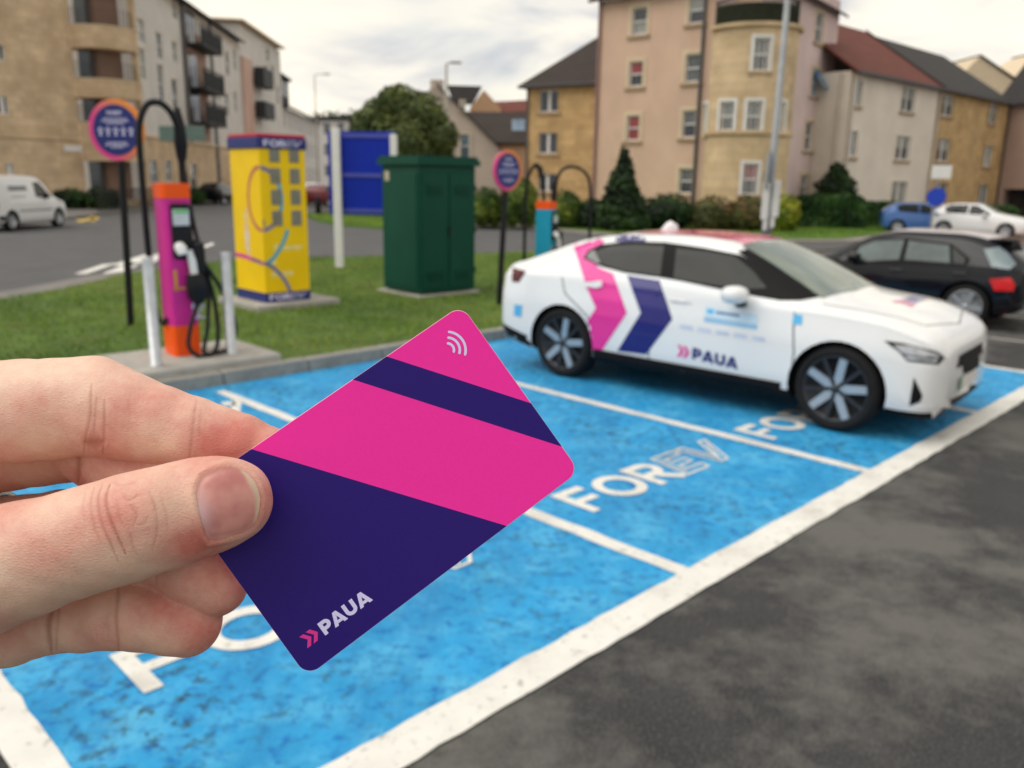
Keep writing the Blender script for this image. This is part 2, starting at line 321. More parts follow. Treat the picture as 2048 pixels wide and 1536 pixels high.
# ================================================================== STREET FURNITURE
M_blk = mat('black_paint', (.012, .012, .014), .45, .1, 8); M_steel = mat('galvanised_steel', (.52, .54, .56), .38, .12, 14, metal=.55); overlay(M_steel, 6, .5, .8, (.33, .34, .36), .5)
M_cable = mat('black_rubber', (.016, .016, .018), .6, .15, 30); M_white = mat('white_paint', (.78, .78, .77), .5, .04, 6); M_navy = mat('navy_vinyl', srgb(46, 54, 118), .4, .05, 5)
M_pink = mat('pink_vinyl', srgb(226, 56, 160), .4, .05, 5); M_orange = mat('orange_vinyl', srgb(255, 92, 24), .42, .05, 5); M_teal = mat('teal_vinyl', srgb(40, 160, 196), .4, .05, 5)
M_magenta = mat('magenta_vinyl', srgb(212, 50, 150), .4, .06, 5); M_lilac = mat('pale_lettering', srgb(226, 222, 250), .5, .03, 5)
M_yel = mat('yellow_vinyl', srgb(252, 208, 12), .42, .05, 3); M_grey = mat('grey_grille', (.29, .28, .235), .5, .1, 8); M_screen = mat('screen_glass', (.62, .64, .66), .2, .1, 10)

pad = MB(); pad.box((0, 0, .09), (1.55, 1.02, .23), bev=.02)
pad.build('concrete_pad', M_conc, label='concrete plinth under the pink charger, set into the grass behind the kerb', cat='plinth', loc=UV(3.43, 7.99, 0), rot=(0, 0, R(45)))

def charger(name, label, body, loc, rz, arms):
    t = thing(name, label, 'ev charger', loc, rz, 'electric car chargers'); H = 1.64
    mb = MB(); pr = [(-.13, -.13), (-.105, -.17), (.105, -.17), (.13, -.13), (.13, .13), (-.13, .13)]
    mb.prism(pr, .30, 1.50); mb.build('body', body, t)
    mb = MB(); mb.prism([(x*1.03, y*1.03) for x, y in pr], 0, .298); mb.build('base', M_orange, t)
    mb = MB(); mb.prism([(x*1.03, y*1.03) for x, y in pr], 1.502, H); mb.build('cap', M_orange, t)
    mb = MB(); mb.box((.02, -.182, 1.20), (.19, .05, .52), bev=.02); sc = mb.build('control_panel', M_blk, t)
    mb = MB(); mb.box((.01, -.212, 1.33), (.15, .012, .15), bev=.004); mb.build('screen', M_screen, sc)
    mb = MB(); mb.box((.01, -.2145, 1.385), (.13, .010, .03)); mb.build('screen_bar', mat('green_display', (.12, .55, .15), .3), sc)
    mb = MB(); mb.tube([(-.02, -.20, 1.06), (-.02, -.25, 1.04), (-.015, -.265, .99)], [.05, .055, .04], 12); mb.build('holster', M_white, t)
    mb = MB(); mb.tube([(.06, -.22, 1.02), (.075, -.25, .93), (.085, -.262, .80)], [.034, .042, .038], 10); mb.build('plug_handle', M_white, t)
    mb = MB(); mb.tube([(.09, -.25, .80), (.10, -.26, .70), (.10, -.255, .58), (.11, -.25, .52)], [.08, .10, .09, .045], 12); mb.box((.14, -.24, .95), (.11, .11, .32), bev=.03, rz=.3); mb.build('plug', M_blk, t)
    mb = MB(); flat(mb, forev(.22), lambda x, y, z: (.05+.15-y*.12-.02, -.1735-z, .36+x*.088)); mb.build('lettering', M_lilac, t)
    mb = MB(); mb.box((.02, -.172, .985), (.17, .006, .025)); mb.box((-.07, -.172, .74), (.03, .006, .2)); mb.box((.0, -.172, .66), (.19, .006, .022)); mb.build('stripe', mat('gold_vinyl', srgb(222, 160, 60), .4), t)
    for pts, r in arms['poles']:
        mb = MB(); mb.tube(pts, r, 10); mb.build('cable_arm', M_blk, t)
    for pts, r in arms['boxes']:
        mb = MB(); mb.tube(pts, r, 8); mb.build('arm_joint', M_blk, t)
    for pts in arms['cables']:
        mb = MB(); mb.tube(smooth(pts), .021, 8); mb.build('cable', M_cable, t)
    return t
def smooth(pts, k=7):
    P = [Vector(p) for p in pts]; P = [2*P[0]-P[1]]+P+[2*P[-1]-P[-2]]; out = []
    for i in range(1, len(P)-2):
        for j in range(k):
            t = j/k; a, b, c, d = P[i-1:i+3]
            out.append(.5*((2*b)+(c-a)*t+(2*a-5*b+4*c-d)*t*t+(-a+3*b-3*c+d)*t**3))
    return out+[P[-2]]
charger('vehicle_charger', 'pink and orange charging post with black screen and looping cable between two steel bollards', M_magenta, UV(3.47, 8.10, .205), R(38), dict(
    poles=[(smooth([(.17, .17, .10), (.17, .17, 1.2), (.165, .15, 1.9), (.15, .1, 2.28)]), .034), (smooth([(.14, .08, 2.12), (.08, .06, 2.27), (-.01, .05, 2.36), (-.12, .05, 2.36), (-.19, .06, 2.26), (-.225, .08, 2.08), (-.225, .1, 1.7), (-.22, .12, 1.1), (-.21, .13, .55)]), .030)],
    boxes=[([(.165, .14, 1.86), (.16, .12, 2.0), (.152, .1, 2.18), (.148, .1, 2.34)], [.045, .066, .055, .02])],
    cables=[[(.11, -.25, .55), (.0, -.29, .30), (-.03, -.31, .10), (.10, -.33, .0), (.24, -.3, .10), (.27, -.24, .45), (.20, -.2, .9), (.19, .0, 1.25), (.18, .13, 1.75)],
            [(.14, -.24, .95), (.24, -.26, .80), (.38, -.27, .52), (.44, -.28, .26), (.37, -.30, .07), (.22, -.32, .03), (.10, -.33, .05), (.16, -.3, .3), (.22, -.2, .7), (.18, -.02, 1.1)],
            [(-.21, .13, .57), (-.20, .08, .40), (-.17, .0, .30), (-.15, -.05, .36)]]))
t = charger('vehicle_charger', 'teal and orange charging post half hidden behind the white car', M_teal, (at(1087, 575, 14.3).x, 14.3, .12), R(62), dict(
    poles=[(smooth([(.15, .5, .0), (.15, .5, 1.4), (.14, .46, 2.0), (.14, .36, 2.24), (.14, .26, 2.30), (.14, .18, 2.16), (.14, .13, 1.9), (.14, .1, 1.5)]), .030),
           (smooth([(.22, -.05, 1.4), (.22, -.08, 1.95), (.28, -.18, 2.2), (.38, -.33, 2.27), (.52, -.5, 2.20), (.62, -.6, 1.98), (.64, -.63, 1.3), (.64, -.63, .1)]), .030)],
    boxes=[([(.14, .3, 2.3), (.14, .2, 2.22), (.14, .16, 2.05)], [.05, .06, .045]), ([(.22, -.05, 1.5), (.22, -.06, 1.75), (.22, -.08, 1.98)], [.045, .06, .045])],
    cables=[[(.11, -.25, .55), (.0, -.29, .30), (-.02, -.31, .12), (.12, -.33, .06), (.24, -.3, .15), (.27, -.24, .5), (.20, -.2, .9), (.22, -.06, 1.5)]]))
t.scale = (.9, .9, .9)
for bx, by, lb in ((313, 732, 'brushed steel bollard standing at the left of the pink charger'), (463, 708, 'brushed steel bollard standing at the right of the pink charger')):
    p = G(bx, by, .205); mb = MB(); mb.lathe([(0, 0), (.066, 0), (.066, .012), (.049, .014), (.049, .99), (.044, 1.0), (0, 1.0)], 20); mb.build('bollard', M_steel, None, lb, 'bollard', 'steel bollards beside the pink charger', loc=p)

# round information signs
ring_m = bpy.data.materials.new('pink_to_orange_ring'); ring_m.use_nodes = True
t_ = ring_m.node_tree; c_ = t_.nodes.new('ShaderNodeTexCoord'); s_ = t_.nodes.new('ShaderNodeSeparateXYZ'); a_ = t_.nodes.new('ShaderNodeMath'); a_.operation = 'MULTIPLY_ADD'; a_.inputs[1].default_value = .45
r_ = t_.nodes.new('ShaderNodeValToRGB'); r_.color_ramp.elements[0].position = .3; r_.color_ramp.elements[0].color = (*srgb(222, 62, 140), 1); r_.color_ramp.elements[1].position = .68; r_.color_ramp.elements[1].color = (*srgb(232, 140, 60), 1)
mr_ = t_.nodes.new('ShaderNodeMapRange'); mr_.inputs[1].default_value = -.5; mr_.inputs[2].default_value = .5
t_.links.new(c_.outputs['Object'], s_.inputs[0]); t_.links.new(s_.outputs[2], a_.inputs[0]); t_.links.new(s_.outputs[0], a_.inputs[2]); t_.links.new(a_.outputs[0], mr_.inputs[0]); t_.links.new(mr_.outputs[0], r_.inputs[0]); t_.links.new(r_.outputs[0], t_.nodes['Principled BSDF'].inputs['Base Color'])
def round_sign(label, base, h_face, rz, lean=0.0, k=1.0):
    t = thing('round_sign', label, 'sign', base, rz, 'round information signs'); t.rotation_euler[0] = 0
    mb = MB(); mb.tube([(0, 0, 0), (lean, 0, h_face-.30)], .042, 12); mb.build('post', M_blk, t)
    def disc(name, r, y0, y1, m, par):
        mb = MB(); mb.lathe([(0, y0), (r-.004, y0), (r, y0+.004), (r, y1), (0, y1)], 48, axis='Y', smooth=False)
        o = mb.build(name, m, par, loc=(lean, 0, h_face)); return fix_normals(o)
    d = disc('rim', .345*k, -.055, -.025, ring_m, t); f = disc('face', .285*k, -.060, -.0555, M_navy, t)
    mb = MB(); q = MB(); q.box((0, -.01, 0), (.12, .04, .34)); q.build('bracket', M_blk, t, loc=(lean, .0, h_face-.02))
    sh, w = text_shapes('FOREV', .02); flat(mb, sh, lambda x, y, z: ((x-w/2)*.062, -.0612-z, .17+y*.062))
    for z, ww in ((.125, .30), (.10, .34), (.075, .22), (-.14, .25), (-.165, .30), (-.19, .16)): mb.box((0, -.0608, z), (ww, .001, .009))
    for i in range(5):
        x = -.19+i*.095; fl = [stroke(arc(x, 0, .022, .022, 0, 330, 12), .012, True), stroke([(x-.02, -.055), (x+.02, -.055)], .012), stroke([(x, -.05), (x, -.028)], .012)]
        flat(mb, fl, lambda a, b, c: (a, -.0612-c, b))
    mb.map(lambda x, y, z: (x*k, y, z*k)); mb.build('lettering', M_lilac, f)
    return t
p = G(262, 652, .11); round_sign('tall round sign, navy with pink orange rim, on a black post by the pink charger', p, at(243, 261, p.y).z-.11, R(-8), lean=.07)
p = G(998, 610, .11); round_sign('round navy sign turned sideways on black post beside the green kiosk', p, at(1011, 341, p.y).z-.11, R(46), lean=.10, k=.84)

# yellow power cabinet -----------------------------------------------------------
cp = G(533, 606, .2); CW, CD, CH = .70, .82, 2.28           # front corner; widths along u and v
cab = thing('power_cabinet', 'yellow charging power cabinet with navy bands and grey vents on a concrete slab', 'cabinet', (cp.x, cp.y, .2), R(45))
mb = MB(); mb.box((CW/2, CD/2, 1.11), (CW, CD, 1.95)); mb.build('body', M_yel, cab)
mb = MB(); mb.box((CW/2, CD/2, .067), (CW+.01, CD+.01, .134)); mb.build('plinth_band', M_navy, cab)
mb = MB(); mb.box((CW/2, CD/2, 2.16), (CW+.05, CD+.05, .149), bev=.01); mb.build('header_band', M_navy, cab)
mb = MB(); mb.box((CW/2, CD/2, 2.258), (CW+.03, CD+.03, .045), bev=.01); mb.build('lid', mat('red_trim', srgb(190, 40, 60), .45), cab)
for fn_ in (lambda x, y, z: (.06+x*.115, -.028-z, 2.115+y*.085), lambda x, y, z: (.05+x*.115, -.008-z, .03+y*.08), lambda x, y, z: (-.003-z, .50-y*.11, .58+x*.14)):
    mb = MB(); flat(mb, forev(.22), fn_); mb.build('lettering', M_lilac, cab)
for txt, x0, z0, k in (('Powering', .16, .72, .115), ('the', .03, .53, .115), ('change', .09, .36, .125)):
    sh, w = text_shapes(txt, .03); mb = MB(); flat(mb, sh, lambda x, y, z: (x0+x*k, -.0022-z, z0+y*k)); mb.build('lettering', mat('cream_lettering', srgb(250, 236, 170), .5), cab)
def unfold(s, z, o): return (s, -.003-o, z) if s >= 0 else (-.003-o, -s, z)
SEG = [(arc(-.02, 1.42, .33, .42, 90, 270, 20), mat('copper_stripe', srgb(196, 110, 96), .45)), (arc(-.02, 1.42, .33, .42, 270, 310, 6), mat('slate_stripe', srgb(130, 130, 170), .45)), (arc(-.02, 1.42, .33, .42, -50, 52, 14), mat('sky_stripe', srgb(80, 178, 204), .45)), (arc(-.02, 1.42, .33, .42, 52, 90, 6), mat('slate_stripe', srgb(130, 130, 170))),
       ([(-CD, .62), (-.55, .61), (-.35, .585)], M_pink), ([(-.35, .585), (-.2, .57), (0, .55), (.04, .545)], mat('mauve_stripe', srgb(150, 92, 140), .45)), ([(.04, .545), (.12, .60), (.2, .68), (.28, .79), (.35, .92), (.38, 1.0)], mat('sky_stripe', srgb(80, 178, 204))), ([(.04, .54), (.14, .48), (.25, .37), (.33, .25), (.38, .14)], mat('slate_stripe', srgb(130, 130, 170)))]
for i, (pts, m) in enumerate(SEG):
    mb = MB(); flat(mb, [stroke(pts, .055)], lambda x, y, z: unfold(x, y, .0005*i)); mb.build('printed_stripe', m, cab)
for ix in (.17, .47):
    for iz in range(4):
        mb = MB(); z = 1.06+iz*.285; x0 = ix-.02
        mb.box((x0+.08, -.004, z+.10), (.155, .012, .21))
        for k in range(7): mb.box((x0+.08, -.013, z+.02+k*.028), (.14, .012, .010))
        mb.build('vent', M_grey, cab)
mb = MB(); mb.box((.02, -.008, 1.1), (.015, .02, .1)); mb.build('door_handle', M_grey, cab)
mb = MB(); mb.box((0, 0, .12), (1.32, 1.2, .155), bev=.015)
mb.build('concrete_slab', M_conc, label='concrete slab under the yellow power cabinet', cat='slab', loc=(cp+UV(CW/2+.08, CD/2, 0))-Vector((0, 0, .2)), rot=(0, 0, R(45)))

# green substation kiosk ---------------------------------------------------------
M_gr = mat('green_grp', srgb(0, 70, 54), .5, .10, 1.5, spec=.25); overlay(M_gr, 2.2, .55, .78, srgb(20, 84, 68), .5, 6, stretch=(1, 1, .3))
kp = G(840, 592, .14); kg = thing('substation_kiosk', 'dark green electricity kiosk with overhanging lid standing on the grass', 'kiosk', (kp.x, kp.y, .14), R(43)); KW, KD, KH = 1.13, 1.0, 2.06
mb = MB(); mb.box((KW/2, KD/2, KH/2-.02), (KW, KD, KH-.10), bev=.02); mb.build('body', M_gr, kg)
mb = MB(); mb.prism([(-.05, -.05), (KW+.05, -.05), (KW+.05, KD+.05), (-.05, KD+.05)], KH-.07, KH+.02); mb.prism([(-.02, -.02), (KW+.02, -.02), (KW+.02, KD+.02), (-.02, KD+.02)], KH+.021, KH+.07); mb.build('lid', M_gr, kg)
for x0 in (.03, KW/2+.01):
    mb = MB(); mb.box((x0+KW/4-.02, -.008, KH/2-.04), (KW/2-.06, .02, KH-.30), bev=.006); mb.build('door', M_gr, kg)
mb = MB(); mb.box((-.008, KD/2, KH/2-.04), (.02, KD-.1, KH-.30), bev=.006); mb.build('side_panel', M_gr, kg)
mb = MB(); mb.box((-.021, KD-.18, KH-.24), (.004, .12, .15)); mb.build('warning_plate', mat('pale_plate', (.5, .46, .36), .5), kg)
for x0 in (KW*.25+.01, KW*.75-.01):
    for z0 in (.30, 1.62):
        mb = MB(); mb.box((x0, -.021, z0), (.30, .006, .16))
        for k in range(5): mb.box((x0, -.030, z0-.06+k*.03), (.28, .016, .012))
        mb.build('vent', M_gr, kg)
for z0 in (.35, 1.0, 1.65):
    for x0 in (.02, KW-.02): mb = MB(); mb.tube([(x0, -.022, z0-.05), (x0, -.022, z0+.05)], .012, 8); mb.build('hinge', M_gr, kg)
mb = MB(); mb.box((KW/2, -.025, KH/2-.05), (.03, .03, .16), bev=.005); mb.build('door_handle', M_blk, kg)
mb = MB(); mb.box((0, 0, .11), (KW+.14, KD+.14, .08), bev=.01); mb.build('concrete_slab', M_conc, label='low concrete base under the green electricity kiosk', cat='slab', loc=kp+UV(KW/2, KD/2-.02)-Vector((0, 0, .14)), rot=(0, 0, R(43)))

# blue hoarding on white posts ---------------------------------------------------
hb = thing('blue_board', 'large blue board with pale rails on two white posts behind the green kiosk', 'board', (-3.58, 17.34, .12), R(-6))
def hbx(px, py): p = at(px, py, 17.4); return p.x+3.58, p.z-.12
xl, zt_ = hbx(655, 262); xr, zb_ = hbx(797, 431); M_bb = mat('blue_panel', srgb(12, 44, 172), .45, .06, 2); M_rail = mat('blue_rail', srgb(86, 92, 178), .5, .06, 4)
mb = MB(); mb.box(((xl+xr)/2, .09, (zt_+zb_)/2), (xr-xl-.12, .03, zt_-zb_)); mb.build('panel', M_bb, hb)
for f in (.03, .50, .93): mb = MB(); mb.box(((xl+xr)/2, .065, zt_-(zt_-zb_)*f-.03), (xr-xl-.16, .025, .075)); mb.build('rail', M_rail, hb)
mb = MB(); mb.box((.0, -.01, (zt_+.04)/2), (.16, .10, zt_+.04), bev=.01); mb.build('post', M_white, hb)
mb = MB(); mb.box((xr-.05, .02, (zt_-.05)/2), (.13, .10, zt_-.05), bev=.01); mb.build('post', M_white, hb)
mb = MB(); mb.box((xl+.02, .06, (zt_+zb_)/2), (.05, .06, zt_-zb_)); mb.build('edge_strip', M_bb, hb)

# lamp columns and road signs ----------------------------------------------------
def lamp(label, base, h, r, arm, m=M_steel, head=True, group='street lamp columns'):
    t = thing('street_lamp', label, 'street lamp', base, 0, group); mb = MB()
    mb.lathe([(0, 0), (r*1.25, 0), (r*1.25, 1.1), (r, 1.18), (r*.62, h), (0, h)], 16); mb.build('column', m, t)
    mb = MB(); mb.tube([(0, 0, h-.05), (arm*.3, 0, h+.05), (arm, 0, h+.08)], r*.4, 8); mb.build('arm', m, t)
    mb = MB(); mb.box((arm+.2, 0, h+.08), (.62, .26, .11), bev=.04); mb.build('lantern', m, t); return t
lb = G(1530, 490, .1); lp = lamp('tall galvanised lamp column carrying white notices on the far lawn', (lb.x, lb.y, .1), 9.2, .12, -1.4, mat('weathered_steel', (.30, .315, .33), .5, .1, 6, metal=.3)); lp.rotation_euler = (0, R(.3), 0)
nb = thing('notice_board', 'pair of white notices strapped round the galvanised lamp column', 'notice', (lb.x, lb.y, .1))
for dx, z0, w in ((-.16, at(1530, 450, lb.y).z, .22), (.16, at(1530, 450, lb.y).z+.08, .22)):
    mb = MB(); mb.box((dx, -.20, z0+.62), (w, .03, 1.1), bev=.01); mb.box((dx*.7, -.20, z0-.10), (w*.55, .03, .30), bev=.01); mb.build('panel', M_white, nb)
rs = thing('road_sign', 'grey round traffic sign seen edge-on, fixed to the galvanised lamp column', 'road sign', (lb.x-.16, lb.y-.25, at(1535, 340, lb.y).z), R(76))
mb = MB(); mb.lathe([(0, -.01), (.6, -.01), (.6, .01), (0, .01)], 32, axis='Y', smooth=False); fix_normals(mb.build('plate', mat('sign_back', (.22, .26, .30), .5, .1, 4), rs))
mb = MB(); mb.box((0, .05, 0), (.06, .08, .9)); mb.build('bracket', M_steel, rs)
bs = G(1860, 467, .1); t = thing('road_sign', 'blue round sign with white plate above it, before the blue parked car', 'road sign', bs, R(-20))
zc = at(1862, 394, bs.y).z-.1; mb = MB(); mb.tube([(0, .05, 0), (0, .05, at(1868, 330, bs.y).z-.1)], .045, 10); mb.build('pole', mat('grey_pole', (.30, .29, .30), .5), t)
mb = MB(); mb.lathe([(0, -.02), (.36, -.02), (.36, 0), (0, 0)], 32, axis='Y', smooth=False); fix_normals(mb.build('disc', mat('sign_blue', srgb(44, 74, 190), .45), t, loc=(.05, 0, zc)))
mb = MB(); mb.box((.12, -.01, at(1868, 344, bs.y).z-.1), (.72, .02, .52), bev=.005); mb.build('plate', M_white, t)
for lbl, px, py0, Y, head in (('slim lamp column rising behind the dark green tree and grey gable', 893, 128, 47, .45), ('pale distant lamp column standing above the far white terrace', 638, 150, 80, .9)):
    b = at(px, 400, Y); lamp(lbl, (b.x, Y, 0), at(px, py0, Y).z, .10 if Y < 60 else .075, head if Y > 60 else .3, mat('old_lamp', (.33, .31, .27), .6))
ds = at(366, 300, 30); t = thing('direction_sign', 'grey green direction sign plates on a pole behind the pink charger', 'road sign', (ds.x, 30, 0), 0)
mb = MB(); mb.tube([(0, .05, 0), (0, .05, 3.6)], .05, 8); mb.build('pole', M_steel, t)
M_ds = mat('sign_green', (.13, .19, .17), .5, .1, 3)
for x0, x1, z in ((-.78, .02, 3.28), (.12, .80, 3.30)): mb = MB(); mb.box(((x0+x1)/2, 0, z), (x1-x0, .03, .50), bev=.005); mb.build('plate', M_ds, t)
# ================================================================== BUILDINGS
def stone(name, col, bw=.55, bh=.28, var=.16, mort=.75, rough=.85):
    if name in MATS: return MATS[name]
    m = mat(name, col, rough, var, 1.1, .3, 30); t, b = addnodes(m); src = b.inputs['Base Color'].links[0].from_socket
    c = t.nodes.new('ShaderNodeTexCoord'); br = t.nodes.new('ShaderNodeTexBrick')
    sx = t.nodes.new('ShaderNodeSeparateXYZ'); ad = t.nodes.new('ShaderNodeMath'); ad.operation = 'ADD'; cx = t.nodes.new('ShaderNodeCombineXYZ')
    t.links.new(c.outputs['Object'], sx.inputs[0]); t.links.new(sx.outputs[0], ad.inputs[0]); t.links.new(sx.outputs[1], ad.inputs[1]); t.links.new(ad.outputs[0], cx.inputs[0]); t.links.new(sx.outputs[2], cx.inputs[1])
    br.inputs['Scale'].default_value = 1; br.inputs['Brick Width'].default_value = bw; br.inputs['Row Height'].default_value = bh; br.inputs['Mortar Size'].default_value = .012
    br.inputs['Color1'].default_value = (1, 1, 1, 1); br.inputs['Color2'].default_value = (.82, .80, .78, 1); br.inputs['Mortar'].default_value = (mort, mort, mort, 1)
    t.links.new(cx.outputs[0], br.inputs['Vector']); x = t.nodes.new('ShaderNodeMix'); x.data_type = 'RGBA'; x.blend_type = 'MULTIPLY'; x.inputs[0].default_value = 1
    t.links.new(src, x.inputs[6]); t.links.new(br.outputs['Color'], x.inputs[7]); t.links.new(x.outputs[2], b.inputs['Base Color']); return m
def render_wall(name, col):
    if name in MATS: return MATS[name]
    m = mat(name, col, .9, .07, .8, .25, 40); overlay(m, .5, .5, .8, tuple(c*.80 for c in col), .7, 7, .65, (1, 1, .35)); return m
M_tan = stone('tan_block', srgb(208, 176, 128)); overlay(M_tan, .6, .5, .75, srgb(170, 136, 92), .6, 7)
M_sand = stone('sandstone', srgb(216, 192, 160), .7, .35); overlay(M_sand, .45, .48, .72, srgb(184, 158, 126), .65, 7)
M_bay = stone('warm_ashlar', srgb(214, 190, 154), .6, .35); overlay(M_bay, .7, .52, .75, srgb(180, 150, 112), .5, 7)
M_pnk = render_wall('pink_render', srgb(212, 182, 160)); M_mauve = render_wall('mauve_render', srgb(218, 196, 192)); M_cream = render_wall('cream_render', srgb(230, 220, 206))
M_gwh = render_wall('grey_white_render', srgb(212, 208, 202)); M_whr = render_wall('white_render', srgb(214, 210, 206)); M_gpk = render_wall('grey_pink_render', srgb(192, 180, 168))
M_mauve2 = render_wall('dull_mauve_render', srgb(170, 144, 130)); M_slate = mat('slate_roof', srgb(48, 45, 45), .7, .14, 1.5, .5, 12); M_slate2 = mat('brown_tile_roof', srgb(58, 50, 46), .75, .14, 1.5, .5, 12)
M_redr = mat('red_tile_roof', srgb(102, 55, 45), .75, .14, 1.4, .5, 12); M_trim = mat('pale_stone_trim', srgb(214, 196, 168), .8, .08, 3); M_sill = mat('sill_stone', srgb(168, 146, 118), .85, .1, 4)
M_sash = mat('white_sash', srgb(226, 226, 224), .5, .03, 5); M_pipe = mat('grey_downpipe', srgb(96, 96, 100), .5, .05, 5); M_pale = mat('pale_downpipe', srgb(196, 186, 172), .5)
def glass(name, col, rough=.06):
    m = mat(name, col, rough, .35, 1.3, 0, 1, spec=.8); return m
GL = dict(d=glass('dark_glass', (.03, .036, .042)), c=glass('curtained_glass', srgb(150, 152, 146), .25), r=glass('red_blind_glass', srgb(150, 60, 62), .3), b=glass('sky_glass', srgb(150, 178, 206), .12), m=glass('half_lit_glass', srgb(92, 96, 96), .15), g=glass('bluish_glass', srgb(86, 104, 116), .15))
M_cav = mat('shaded_interior', (.05, .045, .042), .8, .2, 2); M_rail2 = mat('black_iron', (.02, .022, .02), .5, .1, 5)

def plane_map(A, B):
    A, B = Vector((*A, 0)), Vector((*B, 0)); t = (B-A).normalized(); n = Vector((t.y, -t.x, 0))
    return (lambda s, z, d=0.0: A+t*s+n*d+Vector((0, 0, z))), (B-A).length
def arc_map(C, r, a0, a1):        # bulging towards the viewer; s runs from angle a0 to a1
    C = Vector((*C, 0)); sg = 1 if a1 > a0 else -1
    return (lambda s, z, d=0.0: C+Vector((math.cos(a0+sg*s/r), math.sin(a0+sg*s/r), 0))*(r+d)+Vector((0, 0, z))), abs(a1-a0)*r
def facade(mb, P, L, z0, z1, holes, rev=.14, mi=0, cuts=0):
    ss = sorted({0, L, *[h[0] for h in holes], *[h[1] for h in holes], *[L*i/(cuts+1) for i in range(1, cuts+1)]}); zs = sorted({z0, z1, *[h[2] for h in holes], *[h[3] for h in holes]})
    ss = [s for s in ss if -1e-6 <= s <= L+1e-6]
    for i in range(len(ss)-1):
        for j in range(len(zs)-1):
            cs, cz = (ss[i]+ss[i+1])/2, (zs[j]+zs[j+1])/2
            if any(h[0] < cs < h[1] and h[2] < cz < h[3] for h in holes): continue
            mb.add([P(ss[i], zs[j]), P(ss[i+1], zs[j]), P(ss[i+1], zs[j+1]), P(ss[i], zs[j+1])], [(0, 1, 2, 3)], mi)
    for a, b, c, d in holes:
        for (p, q) in (((a, c), (b, c)), ((b, c), (b, d)), ((b, d), (a, d)), ((a, d), (a, c))):
            mb.add([P(*p), P(*q), P(q[0], q[1], -rev), P(p[0], p[1], -rev)], [(3, 2, 1, 0)], mi)
def bx(mb, P, s0, s1, z0, z1, d0, d1, mi=0, n=1):
    for i in range(n):
        a, b = s0+(s1-s0)*i/n, s0+(s1-s0)*(i+1)/n
        mb.add([P(s, z, d) for d in (d0, d1) for s, z in ((a, z0), (b, z0), (b, z1), (a, z1))], [(3, 2, 1, 0), (4, 5, 6, 7), (0, 1, 5, 4), (1, 2, 6, 5), (2, 3, 7, 6), (3, 0, 4, 7)], mi)
def window(par, P, h, kind='d', trim=.12, bars='sash', sill=True, rev=.14, tm=None):
    a, b, c, d = h; mb = MB(); w = trim
    if w > 0:
        for s0, s1, z0, z1 in ((a-w, a-.001, c-w*.2, d+w), (b+.001, b+w, c-w*.2, d+w), (a, b, d+.001, d+w)): bx(mb, P, s0, s1, z0, z1, .003, .035)
    else: bx(mb, P, a-.02, b+.02, d+.001, d+.06, .002, .02)
    win = mb.build('window', tm or M_trim, par)
    mb = MB(); mb.add([P(a, c, -rev+.01), P(b, c, -rev+.01), P(b, d, -rev+.01), P(a, d, -rev+.01)], [(0, 1, 2, 3)]); mb.build('pane', GL[kind[0]], win)
    if len(kind) > 1:
        mb = MB(); zc = c+(d-c)*.5; mb.add([P(a+.03, zc, -rev+.02), P(b-.03, zc, -rev+.02), P(b-.03, d-.03, -rev+.02), P(a+.03, d-.03, -rev+.02)], [(0, 1, 2, 3)]); mb.build('blind', GL[kind[1]], win)
    mb = MB(); f = .055
    for s0, s1, z0, z1 in ((a, a+f, c, d), (b-f, b, c, d), (a+f, b-f, c, c+f), (a+f, b-f, d-f, d)): bx(mb, P, s0, s1, z0, z1, -rev+.02, -rev+.07)
    if bars in ('sash', 'georgian'): bx(mb, P, a+f, b-f, (c+d)/2-.03, (c+d)/2+.03, -rev+.022, -rev+.072)
    if bars in ('georgian', 'mullion'):
        for k in ([.5] if bars == 'mullion' else [.33, .67]): s = a+(b-a)*k; bx(mb, P, s-(.09 if bars == 'mullion' else .02), s+(.09 if bars == 'mullion' else .02), c+f, d-f, -rev+.024, -rev+.068)
    mb.build('sash', M_sash, win)
    if sill: mb = MB(); bx(mb, P, a-w-.03, b+w+.03, c-.16, c-w*.2-.004, .0, .09); mb.build('sill', M_sill, win)
    return win
def rects(A, B, lst):            # windows surveyed on a flat wall: (x, y, w, h) in picture pixels -> s0,s1,z0,z1
    out = []
    for x, y, w, h in lst:
        s, z = on_wall(x, y, A, B); s0, _ = on_wall(x-w/2, y, A, B); s1, _ = on_wall(x+w/2, y, A, B); _, z1 = on_wall(x, y-h/2, A, B); _, z0 = on_wall(x, y+h/2, A, B)
        out.append((s0, s1, z0, z1))
    return out
def solid(mb, pts, z0, z1, mi=0): mb.prism([tuple(p) for p in pts], z0, z1, mi)
def gy(px, py, Y): p = at(px, py, Y); return (p.x, Y)
def gx(px, Y): p = at(px, 360, Y); return (p.x, Y)
def zz(px, py, Y): return at(px, py, Y).z
def roof_quad(mb, pts, th=.12, mi=0):
    n = len(pts); mb.add([Vector(p) for p in pts]+[Vector(p)-Vector((0, 0, th)) for p in pts], [tuple(range(n)), tuple(range(2*n-1, n-1, -1))]+[(i, n+i, n+(i+1) % n, (i+1) % n) for i in range(n)], mi)

